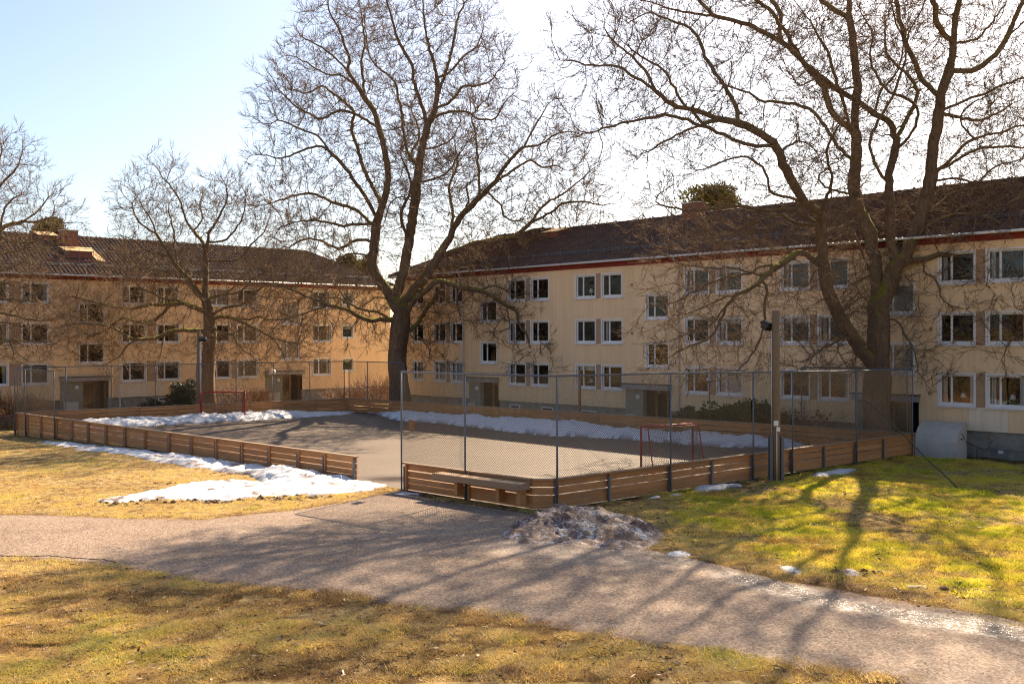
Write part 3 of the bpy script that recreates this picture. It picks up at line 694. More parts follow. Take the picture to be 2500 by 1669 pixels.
P5, y5 = roof_y(nB, oB, slopeB, 1700, 528); l5 = local(BB, P5)
chimney(BB, slopeB, l5.x, 5.1, 1.3, .9, 13.4)
bx = MB().box((-18.75 + 40, .06, -.2), (-18.55 + 40, .099, -.02)).build('socket_box', MT['white'], BB)
# ------------------------------------------------------------------ timber boards round the court
def unit(v): v = np.asarray(v, float); return v / np.linalg.norm(v)
def wall_t(px, p0, p1):                                          # where the sight line of column px meets the wall p0-p1
    d = ray(px, 1000); n = np.array([d[1], -d[0]]); a, b = p0 @ n, p1 @ n
    return a / (a - b) * np.linalg.norm(p1 - p0)
GB = 'timber board walls round the ball court'
def boards(label, p0, p1, posts, cap0=0.0, cap1=0.0, steel=True, seed=1, ends=(1, 1)):
    d = unit(p1 - p0); L = np.linalg.norm(p1 - p0); rz = math.atan2(d[1], d[0]); r = random.Random(seed)
    root = thing('board_wall', label, 'board wall', (p0[0], p0[1], 0), rz, GB)
    ts = sorted(set([0.0] + [round(t, 3) for t in posts if .15 < t < L - .15] + [L]))
    for a, b in zip(ts[:-1], ts[1:]):
        mid = p0 + d * (a + b) / 2 - np.array([-d[1], d[0]]) * .4; zg = float(g0(mid[0], mid[1])); rows = [(.676, .862), (.448, .648), (.234, .418), (.03, .226)]; z = .02
        while z > zg + .06 and steel: rows.append((z - .2, z - .008)); z -= .206
        for zz0, zz1 in rows:
            w_ = b - a - .012; h_ = zz1 - zz0
            me = cached(('plank', round(w_, 2), round(h_, 2)), lambda: MB().box((.006, 0, 0), (w_ + .006, .045, h_)).mesh('plank', MT['plank'], bevel=.006))
            o = link('plank', me, root, (a, r.uniform(-.004, .004), zz0 + r.uniform(-.006, .006)))
    k = 0; x = -cap0                                               # top rail in lengths of about 4.8 m
    while x < L + cap1 - .01:
        x1 = min(x + 4.8, L + cap1); x1 = L + cap1 if L + cap1 - x1 < 1 else x1
        MB().box((x + .003, -.10, .872), (x1 - .003, .075, .922)).build('top_rail', MT['cap'], root, bevel=.006); x = x1
    for t in ts[(0 if ends[0] else 1):(None if ends[1] else -1)]:
        q = p0 + d * t; zg = float(g0(*(q - np.array([-d[1], d[0]]) * .1)))
        if steel:
            me = cached(('chan', round(zg, 2)), lambda: MB().box((-.035, -.105, zg - .2), (.035, -.098, .80)).box((-.035, -.098, zg - .2), (-.028, -.045, .80)).box((.028, -.098, zg - .2), (.035, -.045, .80)).mesh('post', MT['steel']))
            link('post', me, root, (min(max(t, .05), L - .05), 0, 0))
            st = cached('stud', lambda: MB().box((0, -.092, -.05), (.06, -.003, .868)).mesh('stud', MT['plank'], bevel=.004)); link('stud', st, root, (min(max(t + .045, .09), L - .16), 0, 0))
        else:
            st = cached('studb', lambda: MB().box((-.045, -.092, -.6), (.045, -.006, .86)).mesh('stud', MT['plank'])); link('stud', st, root, (min(max(t, .06), L - .06), 0, 0))
    bo = MB()
    for t in ts[1:-1]:
        for zz in (.1, .18, .29, .38, .51, .60, .72, .81):
            for dx in (-.05, .05): bo.lathe([(.0, 0), (.011, 0), (.011, .006), (0, .008)], 6, (t + dx, zz))
    if bo.v:                                                       # bolt heads on the court side
        for i, v in enumerate(bo.v): pass
        V = [(v[0], .047 + v[2], 0) for v in bo.v]
        out = MB()
        for t in ts[1:-1]:
            for zz in (.1, .18, .29, .38, .51, .60, .72, .81):
                for dx in (-.05, .05): out.box((t + dx - .009, .049, zz - .009), (t + dx + .009, .056, zz + .009))
        out.build('bolts', MT['steel'], root, kind='stuff')
    return root, d, L, rz
dLN = unit(cN - cL); dNR = unit(cR - cN); dRF = unit(cF - cR); dFL = unit(cL - cF)
inn = lambda d: np.array([-d[1], d[0]])
t_open = wall_t(870, cL, cN); t_near = wall_t(989, cL, cN); LLN = np.linalg.norm(cN - cL); ch = .42
pA = cL + dLN * t_open; pB_ = cL + dLN * t_near; pN1 = cL + dLN * (LLN - ch); pN2 = cN + dNR * ch
boards('long timber board wall with open gaps between planks, snow heaped against its outside', cL, pA, [wall_t(p, cL, cN) for p in (68, 102, 139, 177, 217, 260, 306, 356, 414, 468, 528, 591, 658, 729, 793)], .05, .04, True, 1)
bn, _, _, _ = boards('short timber board wall with a bench shelf on it beside the court entrance', pB_, pN1, [wall_t(1143, cL, cN) - t_near], .12, .0, True, 2, (1, 0))
boards('narrow corner facet of timber boards behind the dirty snow heap', pN1, pN2, [], 0, 0, False, 6, (0, 0))
boards('timber board wall with steel posts along the mossy lawn', pN2, cR, [wall_t(p, cN, cR) - ch for p in (1482, 1629, 1733, 1831, 1927, 2008, 2084, 2154)], 0, .1, True, 3)
boards('timber board wall along the house side, shaded snow bank at its foot', cR, cF, list(np.arange(2.4, 38.5, 2.45)), 0, 0, False, 4)
boards('far end timber board wall behind the distant red goal', cF, cL, list(np.arange(2.3, 20, 2.35)), 0, 0, False, 5)

# ------------------------------------------------------------------ chain link fences
def chain(L, zb0, zb1, zt0, zt1, a, r):
    Kn = max(2, int(L / a)); H = max(zt0 - zb0, zt1 - zb1); Mn = int(H / a) + 2
    k = np.arange(Kn)[:, None]; mm = np.arange(Mn)[None]; st = (mm + k) % 2
    x = (k + st) * a * (L / ((Kn + 1) * a)); zz = mm * a + 0 * k
    f = x / L; zb = zb0 + (zb1 - zb0) * f; zt = zt0 + (zt1 - zt0) * f; z = np.minimum(zb + zz, zt + .03)
    y = np.where(st == 1, .006, -.006) + .02 * np.sin(x * 2.1 + z * 1.7)
    P = np.stack([x, y, z], -1); off = np.array([(1, 0, 0), (-.5, .87, 0), (-.5, -.87, 0)]) * r
    V = P[:, :, None, :] + off[None, None]; idx = np.arange(Kn * Mn * 3).reshape(Kn, Mn, 3); i0, i1 = idx[:, :-1], idx[:, 1:]
    Q = np.stack([i0, np.roll(i0, -1, 2), np.roll(i1, -1, 2), i1], -1).reshape(-1, 4)
    return V.reshape(-1, 3), Q
GF = 'chain link fences above the court boards'
def fence(label, pts, a, r, zb=.93, round_end=False, pr=.03, skip=False):
    """pts: (x, y, top height, ground height) of each post."""
    root = thing('chain_link_fence', label, 'fence', (pts[0][0], pts[0][1], 0), 0, GF); o = np.array(pts[0][:2])
    rail = []
    for i, p in enumerate(pts):
        if skip and i == len(pts) - 1: rail.append((p[0] - o[0], p[1] - o[1], p[2])); continue
        q = np.array(p[:2]) - o; last = round_end and i == len(pts) - 1
        MB().tube([(q[0], q[1], p[3] - .1), (q[0], q[1], p[2] - (.3 if last else .0))], pr, 8).build('post', MT['steel'], root, True)
        rail.append((q[0], q[1], p[2]))
    if round_end:
        A_ = np.array(rail[-2]); B_ = np.array(rail[-1]); u = (B_ - A_) / np.linalg.norm(B_ - A_)
        rail = rail[:-1] + [tuple(B_ - u * .3), tuple(B_ - u * .09 - np.array([0, 0, .09])), tuple(B_ - np.array([0, 0, .3]))]
    MB().tube(rail, pr * .95, 8).build('top_rail', MT['steel'], root, True)
    for p, q in zip(pts[:-1], pts[1:]):
        e = np.array(q[:2]) - np.array(p[:2]); L = np.linalg.norm(e)
        V, Q = chain(L, zb, zb, p[2] - .0, q[2] - (.12 if round_end and q is pts[-1] else 0), a, r)
        u = e / L; n_ = np.array([-u[1], u[0]]); W = np.empty_like(V); W[:, 0] = V[:, 0] * u[0] + (V[:, 1] + .035) * n_[0]; W[:, 1] = V[:, 0] * u[1] + (V[:, 1] + .035) * n_[1]; W[:, 2] = V[:, 2]
        link('wire_mesh', np_mesh('wire_mesh', W, Q, MT['wire']), root, (p[0] - o[0], p[1] - o[1], 0), kind='stuff')
    return root
def onwall(t, p0, d, out=.14): return p0 + d * t - inn(d) * out
def fpts(lst): return [(p[0], p[1], z, float(g0(p[0], p[1]))) for p, z in lst]
f1 = [(onwall(t_near - .03, cL, dLN), 3.95), (onwall(wall_t(1143, cL, cN), cL, dLN), 3.95), (pN2 - inn(dNR) * .15 + dNR * .02, 3.95)]
FN = fence('tall wire fence with a brown sign, on the short board wall by the bench', fpts(f1), .043, .0062, skip=True)
nr = [(pN2 - inn(dNR) * .15 + dNR * .02, 3.95)] + [(onwall(wall_t(p, cN, cR), cN, dNR), z) for p, z in ((1629, 3.9), (1831, 3.82), (1927, 3.78), (2084, 3.7), (2220, 3.64))]
FR_ = fence('tall wire fence on the board wall along the mossy lawn', fpts([(p, z) for i, (p, z) in enumerate(nr)]), .044, .0062)
LRF = np.linalg.norm(cF - cR)
fence('short wire fence by the entrance porch beside the biggest trunk', fpts([(onwall(wall_t(p, cR, cF), cR, dRF), 3.63) for p in (2212, 2086, 1953)]), .055, .006)
fence('short far corner fence with a rounded end by the tall middle trunk', fpts([(onwall(LRF - .1, cR, dRF), 3.44), (onwall(wall_t(894, cR, cF), cR, dRF), 3.44), (onwall(wall_t(984, cR, cF), cR, dRF), 3.42)]), .058, .0065, round_end=True)
LFL = np.linalg.norm(cL - cF)
fence('long sparkling wire fence on the far end board wall behind the distant goal', fpts([(onwall(t, cF, dFL), 3.45) for t in list(np.linspace(.1, LFL - .1, 9))]), .058, .0065)
fence('short wire fence at the outer corner where the boards stand tallest', fpts([(onwall(.12, cL, dLN), 3.42), (onwall(wall_t(68, cL, cN), cL, dLN), 3.40), (onwall(wall_t(139, cL, cN), cL, dLN), 3.36)]), .058, .0065)
q0 = onwall(t_near + .35, cL, dLN, .02)
sg = MB().box((-.17, -.008, 0), (.17, .008, .36)).build('fence_sign', MT['signboard'], None, loc=None); sg.location = (q0[0], q0[1], 2.0); sg.rotation_euler = (0, .06, math.atan2(dLN[1], dLN[0]))
tag(sg, 'small faded brown sign hanging on the fence by the court entrance', 'sign')
# printed lines on the sign: pale strokes
for k in range(4): MB().box((-.12, -.0105, .06 + k * .07), (.12 - .05 * (k % 2), -.0085, .085 + k * .07)).build('print', MT['plank'], sg)

# bench shelf
bt0, bt1 = wall_t(1092, cL, cN), wall_t(1300, cL, cN); bp = onwall(bt0, cL, dLN, .11); bl = bt1 - bt0
be = thing('bench', 'thick timber bench shelf bolted to the boards by the corner', 'bench', (bp[0], bp[1], 0), math.atan2(dLN[1], dLN[0]))
for k in range(3): MB().box((0, -.16 - k * .165, .765), (bl, -.005 - k * .165, .815)).build('seat_plank', MT['cap'], be, bevel=.006)
MB().box((-.003, -.545, .62), (bl + .003, -.50, .812)).build('front_beam', MT['cap'], be, bevel=.006)
MB().box((bl - .05, -.498, .62), (bl, -.01, .762)).build('end_board', MT['cap'], be); MB().box((0, -.498, .62), (.05, -.01, .762)).build('end_board', MT['cap'], be)
for x in (.75, bl - 1.15, bl - .28): MB().box((x, -.30, .16), (x + .14, -.01, .762)).build('support', MT['plank'], be, bevel=.006)

# ------------------------------------------------------------------ goals
def goal(pl, pr, back, label):
    u = unit(pr - pl); L = np.linalg.norm(pr - pl); H = 1.8; side = 1 if (inn(u) @ back) > 0 else -1
    root = thing('goal', label, 'goal', (pl[0], pl[1], 0), math.atan2(u[1], u[0]), 'red framed street hockey goals'); D1, D2 = .35 * side, .75 * side
    def tb(P, r): return MB().tube(P, r, 8)
    for x in (0, L): tb([(x, 0, .0), (x, 0, H)], .04).build('goal_post', MT['red'], root, True)
    tb([(.04, 0, H - .04), (L - .04, 0, H - .04)], .04).build('crossbar', MT['red'], root, True)
    for x in (.02, L - .02): tb([(x, .02 * side, H - .05), (x, D1, H - .06), (x, D1 + .05 * side, H - .12), (x, D2, .03), (x, .04 * side, .03)], .021).build('back_frame', MT['red'], root, True)
    tb([(.03, D1, H - .06), (L - .03, D1, H - .06)], .021).build('rear_bar', MT['red'], root, True); tb([(.03, D2, .03), (L - .03, D2, .03)], .021).build('base_bar', MT['red'], root, True)
    nm = MB(); pt = .075; r_ = .005
    n = int(L / pt)
    for k in range(1, n): x = L * k / n; nm.tube([(x, D1, H - .06), (x, D2, .04)], r_, 3, False); nm.tube([(x, 0, H - .03), (x, D1, H - .06)], r_, 3, False)
    for k in range(1, int(H / pt)):
        z = k * pt; y = D2 + (D1 - D2) * z / H; nm.tube([(.02, y, z), (L - .02, y, z)], r_, 3, False)
        for x in (.02, L - .02): nm.tube([(x, .03 * side, z), (x, y, z)], r_, 3, False)
    for k in range(1, 9):
        y = D2 * k / 9
        for x in (.02, L - .02): nm.tube([(x, y, .03), (x, y, H - .05 if abs(y) < abs(D1) else (H - .06) * (abs(D2) - abs(y)) / (abs(D2) - abs(D1)))], r_, 3, False)
    nm.build('net', MT['net'], root, kind='stuff'); return root
goal(at(1565, 1134, 37.9)[:2], at(1691, 1122, 39.1)[:2], np.array([.41, -.6]), 'red goal with a dark cord net close behind the lawn side boards')
goal(gz(492, 1028)[:2], gz(598, 1024)[:2], np.array([-.6, .6]), 'distant red goal before the snow bank at the far end')
# ------------------------------------------------------------------ floodlight poles, guy wire, lamps
pp = gz(1895, 1172); pz = float(g0(pp[0], pp[1]))
po = thing('floodlight_pole', 'thick wooden floodlight pole in steel channels beside the lawn boards', 'light pole', (pp[0], pp[1], pz), 0, 'wooden floodlight poles')
ht = at(1895, 758, pp[1])[2] - pz
MB().tube([(0, 0, -.2), (0, 0, 1.5), (.0, 0, ht)], [.155, .15, .14], 14).build('pole', MT['pole'], po, True)
for s_ in (-1, 1): MB().box((s_ * .165 - .012, -.13, -.1), (s_ * .165 + .012, .13, 1.56)).box((min(s_ * .177, s_ * .25), -.13, -.1), (max(s_ * .177, s_ * .25), -.115, 1.56)).box((min(s_ * .177, s_ * .25), .115, -.1), (max(s_ * .177, s_ * .25), .13, 1.56)).build('steel_channel', MT['steel'], po)
def flood(root, x, y, z, rz, sc=1):
    f = MB().box((-.21, -.16, -.06), (.21, .16, .06)).box((-.17, -.13, .061), (.17, .13, .10)); fo = f.build('floodlight', MT['charcoal'], root, bevel=.01); fo.location = (x, y, z); fo.rotation_euler = (.5, 0, rz); fo.scale = (sc, sc, sc)
    MB().box((-.18, -.13, -.066), (.18, .13, -.061)).build('lens', MT['chrome'], fo)
    return fo
flood(po, -.30, .12, ht - .48, .9); flood(po, -.24, .30, ht - .60, .5, .9)
MB().tube([(-.05, .05, ht - .5), (-.28, .2, ht - .52)], .025, 6).build('bracket', MT['charcoal'], po)
MB().box((-.13, -.22, 1.94), (.03, -.145, 2.12)).build('junction_box', MT['white'], po, bevel=.01); MB().box((-.04, -.21, 1.74), (.09, -.146, 1.90)).build('junction_box', MT['white'], po, bevel=.01)
MB().tube([(-.02, -.165, .0), (-.02, -.165, 1.75)], .02, 6).build('conduit', MT['gutter'], po, True); MB().tube([(-.16, -.03, 1.6), (-.165, -.03, ht - .7)], .012, 6).build('cable', MT['gutter'], po, True)
gp = gz(2338, 1190); gzz = float(g(gp[0], gp[1])); top = np.array([pp[0] + .14, pp[1] - .02, pz + ht - .15]); base = np.array([gp[0], gp[1], gzz])
gu = thing('guy_wire', 'slanting guy wire in a dark green sleeve pegged in the lawn', 'guy wire', tuple(base), 0)
MB().tube([top - base, (0, 0, 0)], .008, 5).build('wire', MT['steel'], gu)
sl_ = [(top - base) * f + np.array([.015 * math.sin(f * 25), 0, .01 * math.sin(f * 33)]) for f in np.linspace(.003, .5, 24)]
MB().tube(sl_, .021, 7).build('sleeve', MT['green'], gu, True); MB().lathe([(.0, .03), (.07, .02), (.08, -.06)], 8).build('anchor', MT['steel'], gu)
qq = at(486, 985, 66.0); zz = float(g0(qq[0], qq[1])); h2 = at(486, 807, 66.0)[2] - zz
p2 = thing('floodlight_pole', 'slim wooden floodlight pole beside the smallest oak trunk', 'light pole', (qq[0], qq[1], zz), 0, 'wooden floodlight poles')
MB().tube([(0, 0, -.2), (0, 0, h2)], [.13, .12], 10).build('pole', MT['pole'], p2, True); MB().tube([(.14, -.13, .1), (.14, -.13, h2 - .75)], .05, 8).build('conduit', MT['gutter'], p2, True); flood(p2, .33, -.22, h2 - .55, .3, 1.15)
def park_lamp(x, y, Y, label, dome):
    P = at(x, y, Y); z0 = float(g0(P[0], P[1])); h = P[2] - z0
    r = thing('park_lamp', label, 'lamp post', (P[0], P[1], z0), 0, 'low park lamps by the houses'); MB().tube([(0, 0, -.1), (0, 0, h - .28)], .035, 8).build('pole', MT['steel'], r, True)
    if dome:
        MB().lathe([(.0, h), (.12, h - .02), (.19, h - .09), (.22, h - .17), (.21, h - .18)], 18).build('lamp_shade', MT['chrome'], r, True); MB().lathe([(.21, h - .18), (.20, h - .24), (.06, h - .29), (.0, h - .29)], 18).build('lamp_base', MT['charcoal'], r, True)
    else: MB().lathe([(.0, h), (.15, h - .02), (.26, h - .12), (.27, h - .24), (.2, h - .34), (.0, h - .36)], 16).build('lamp_shade', MT['white'], r, True)
park_lamp(1732, 920, 53.0, 'chrome domed park lamp standing before the dark rhododendrons', True)
park_lamp(665, 901, 77.0, 'white domed park lamp before the porch near the far corner', False)
sp_ = at(1415, 902, 57.6); z0 = float(g0(sp_[0], sp_[1]))
st = thing('wooden_post', 'bare reddish wooden post standing behind the shaded boards', 'post', (sp_[0], sp_[1], z0), 0)
MB().tube([(0, 0, -.1), (0, 0, sp_[2] - z0 - .03), (0, 0, sp_[2] - z0)], [.085, .08, .06], 10).build('pole', MT['stake'], st, True)
c0 = at(985, 897, 71.8); c1 = np.array([sp_[0], sp_[1], sp_[2] - .06]); c2 = at(1600, 905, 56)
cb = MB(); cb.tube([c0 + (c1 - c0) * t - np.array([0, 0, .25 * math.sin(math.pi * t)]) for t in np.linspace(0, 1, 12)], .008, 4)
co_ = cb.build('overhead_cable', MT['black']); tag(co_, 'thin dark cable strung from the tall middle trunk to the wooden post', 'cable')
# ------------------------------------------------------------------ grey arched shelter by the wall, bike rack
sb = thing('storage_box', 'grey arched plastic storage shelter against the house wall', 'storage box', (19.68, 46.47, -.47), math.atan2(dB[1], dB[0]))
W_, Dp, Hh = 1.85, 1.1, 1.68
prof = [(-Dp, .02), (-Dp + .01, .45), (-Dp + .07, .85), (-Dp + .2, 1.18), (-Dp + .42, 1.44), (-Dp + .68, 1.57), (-Dp + .92, Hh), (.0, Hh)]
prof = [(y, z * .98) for y, z in prof]; nseg = 9; sh = MB()
for k in range(nseg):
    x0, x1 = -W_ / 2 + W_ * k / nseg, -W_ / 2 + W_ * (k + 1) / nseg
    for (ya, za), (yb, zb_) in zip(prof[:-1], prof[1:]):
        sh.quad((x0 + .012, ya, za), (x1 - .012, ya, za), (x1 - .012, yb, zb_), (x0 + .012, yb, zb_))
        sh.hexa([(x1 - .018, ya - .022, za), (x1 + .018, ya - .022, za), (x1 + .018, ya + .02, za - .01), (x1 - .018, ya + .02, za - .01), (x1 - .018, yb - .016, zb_ + .016), (x1 + .018, yb - .016, zb_ + .016), (x1 + .018, yb + .02, zb_ - .01), (x1 - .018, yb + .02, zb_ - .01)])
sh.build('shell', MT['boxgrey'], sb)
for s_ in (-1, 1):
    x = s_ * (W_ / 2 + .013); e = MB(); P = [(x, y, z) for y, z in prof] + [(x, 0, .02)]; e.quad(*(P if s_ > 0 else P[::-1])); eo = e.build('end_panel', MT['boxgrey'], sb)
    rim = MB(); rim.tube([(x, y, z) for y, z in prof], .03, 6); rim.build('rim', MT['boxgrey'], eo, True)
    if s_ > 0: MB().box((x + .003, -.62, .95), (x + .03, -.52, 1.0)).build('handle', MT['black'], eo); MB().lathe([(0, .0), (.2, .0), (.22, -.02)], 14).build('vent', MT['boxgrey'], eo)
    if s_ > 0: eo.children[-1].location = (x + .01, -.3, 1.15); eo.children[-1].rotation_euler = (0, math.pi / 2, 0)
MB().box((-W_ / 2 - .1, -Dp - .12, -.12), (W_ / 2 + .1, .05, .02)).build('base_slab', MT['concrete'], sb)
MB().tube([(W_ / 2 + .05, -.5, 1.2), (W_ / 2 + .1, -.3, .85), (W_ / 2 + .9, -.06, .45), (W_ / 2 + 1.1, -.03, .9)], .014, 5).build('cable', MT['black'], sb, True)
bk = at(2385, 1100, 46.2)
br = thing('bike_rack', 'low grey tube bike rack along the house plinth', 'bike rack', (bk[0], bk[1], -.55), math.atan2(dB[1], dB[0]))
for k in range(2):
    x = k * 2.3; MB().tube([(x, 0, -.1), (x, 0, .5), (x + .06, 0, .56), (x + 2.0, 0, .56), (x + 2.06, 0, .5), (x + 2.06, 0, -.1)], .022, 7).build('hoop', MT['steel'], br, True)
# ------------------------------------------------------------------ trees
def Z(ox, oy, sc): return lambda *pts: [((ox + x / sc) / K, (oy + y / sc) / K) for x, y in pts]
ZA = Z(600, 0, 2.3756); ZB = Z(1350, 0, 1.9122); Z1 = Z(0, 320, 3.564); Z2 = Z(0, 640, 3.564); Z3 = Z(450, 620, 3.564); Z4 = Z(980, 560, 3.92); Z5 = Z(1350, 560, 3.563); Z6 = Z(1880, 540, 3.408)
def tubes_mesh(name, P, par, rad, mats, rmin_sides):
    """skeleton (points, parent index, radius) -> one mesh of tapering tubes."""
    n = len(P); ch = [[] for _ in range(n)]
    for i in range(n):
        if par[i] >= 0: ch[par[i]].append(i)
    V = []; Q = []; TH = []; nv = 0
    starts = [(i, -1) for i in range(n) if par[i] < 0]; stack = starts[:]
    while stack:
        i, frm = stack.pop(); chain_ = ([frm] if frm >= 0 else []) + [i]; c = i
        while ch[c]:
            o = sorted(ch[c], key=lambda q: -rad[q]); 
            for q in o[1:]: stack.append((q, c))
            c = o[0]; chain_.append(c)
        if len(chain_) < 2: continue
        pts = P[chain_]; rr = rad[chain_].copy()
        if frm >= 0: rr[0] = min(rr[0], rr[1] * 1.15)
        r0 = rr[0]; ns = 14 if r0 > .3 else 9 if r0 > .1 else 6 if r0 > .035 else 4 if r0 > .016 else 3
        T = np.gradient(pts, axis=0); T /= np.linalg.norm(T, axis=1)[:, None] + 1e-9
        ref = np.array([0.37, .2, .9]) if abs(T[0][2]) < .8 else np.array([1.0, .1, 0])
        U = np.cross(T, ref); U /= np.linalg.norm(U, axis=1)[:, None] + 1e-9; W = np.cross(T, U)
        a = np.arange(ns) * 2 * math.pi / ns
        lump = 1 + (.10 * np.sin(3 * a[None] + pts[:, 2:3] * .9) + .07 * np.sin(5 * a[None] - pts[:, 2:3] * 1.7) if r0 > .1 else 0)
        ring = pts[:, None] + (rr[:, None, None] * (lump[..., None] if r0 > .1 else 1)) * (U[:, None] * np.cos(a)[None, :, None] + W[:, None] * np.sin(a)[None, :, None])
        m_ = len(pts); V.append(ring.reshape(-1, 3)); TH.append(np.repeat(np.clip((rr - .03) / .12, 0, 1), ns))
        idx = nv + np.arange(m_ * ns).reshape(m_, ns); Q.append(np.stack([idx[:-1], np.roll(idx[:-1], -1, 1), np.roll(idx[1:], -1, 1), idx[1:]], -1).reshape(-1, 4)); nv += m_ * ns
    me = np_mesh(name, np.concatenate(V), np.concatenate(Q), mats); 
    return me, np.concatenate(TH)
def twig_mesh(name, base, dirs, L, r0, rg, mat, forks=2):
    n = len(base); up = np.array([0, 0, 1.0])
    def norm(v): return v / (np.linalg.norm(v, axis=-1, keepdims=True) + 1e-9)
    Vs = []; Qs = []; nv = 0
    def add(b, d, L, r, seg):
        nonlocal nv
        P = [b]; dd = d
        for s_ in range(seg): dd = norm(dd + rg.normal(0, .09, d.shape) + up * .10); P.append(P[-1] + dd * (L / seg)[:, None])
        P = np.stack(P, 1); u = norm(np.cross(d, rg.normal(0, 1, d.shape))); w_ = np.cross(d, u); rr = np.linspace(1, .45, seg + 1)[None] * r[:, None]
        a = np.arange(3) * 2 * math.pi / 3; off = u[:, None] * np.cos(a)[None, :, None] + w_[:, None] * np.sin(a)[None, :, None]
        V = P[:, :, None] + rr[:, :, None, None] * off[:, None]; k = len(b); idx = nv + np.arange(k * (seg + 1) * 3).reshape(k, seg + 1, 3)
        Qs.append(np.stack([idx[:, :-1], np.roll(idx[:, :-1], -1, 2), np.roll(idx[:, 1:], -1, 2), idx[:, 1:]], -1).reshape(-1, 4)); Vs.append(V.reshape(-1, 3)); nv += V.size // 3
        return P, dd
    P, dd = add(base, dirs, L, r0, 2)
    for f in range(forks):
        j = 1; nd = norm(norm(P[:, 2] - P[:, 1]) + rg.normal(0, .36, dirs.shape)); add(P[:, j], nd, L * rg.uniform(.35, .75, n), r0 * .75, 1)
    return np_mesh(name, np.concatenate(Vs), np.concatenate(Qs), mat, True)
def smooth_path(P, st):
    P = np.asarray(P, float); n = len(P)
    if n > 2:
        E = np.vstack([2 * P[0] - P[1], P, 2 * P[-1] - P[-2]]); out = []
        for i in range(n - 1):
            p0, p1, p2, p3 = E[i:i + 4]
            for t in np.linspace(0, 1, 6, endpoint=False): out.append(.5 * (2 * p1 + (p2 - p0) * t + (2 * p0 - 5 * p1 + 4 * p2 - p3) * t * t + (3 * p1 - p0 - 3 * p2 + p3) * t ** 3))
        P = np.array(out + [P[-1]])
    s_ = np.concatenate([[0], np.cumsum(np.linalg.norm(np.diff(P, axis=0), axis=1))]); m_ = max(2, int(s_[-1] / st) + 1); t = np.linspace(0, s_[-1], m_)
    return np.stack([np.interp(t, s_, P[:, k]) for k in range(3)], -1)
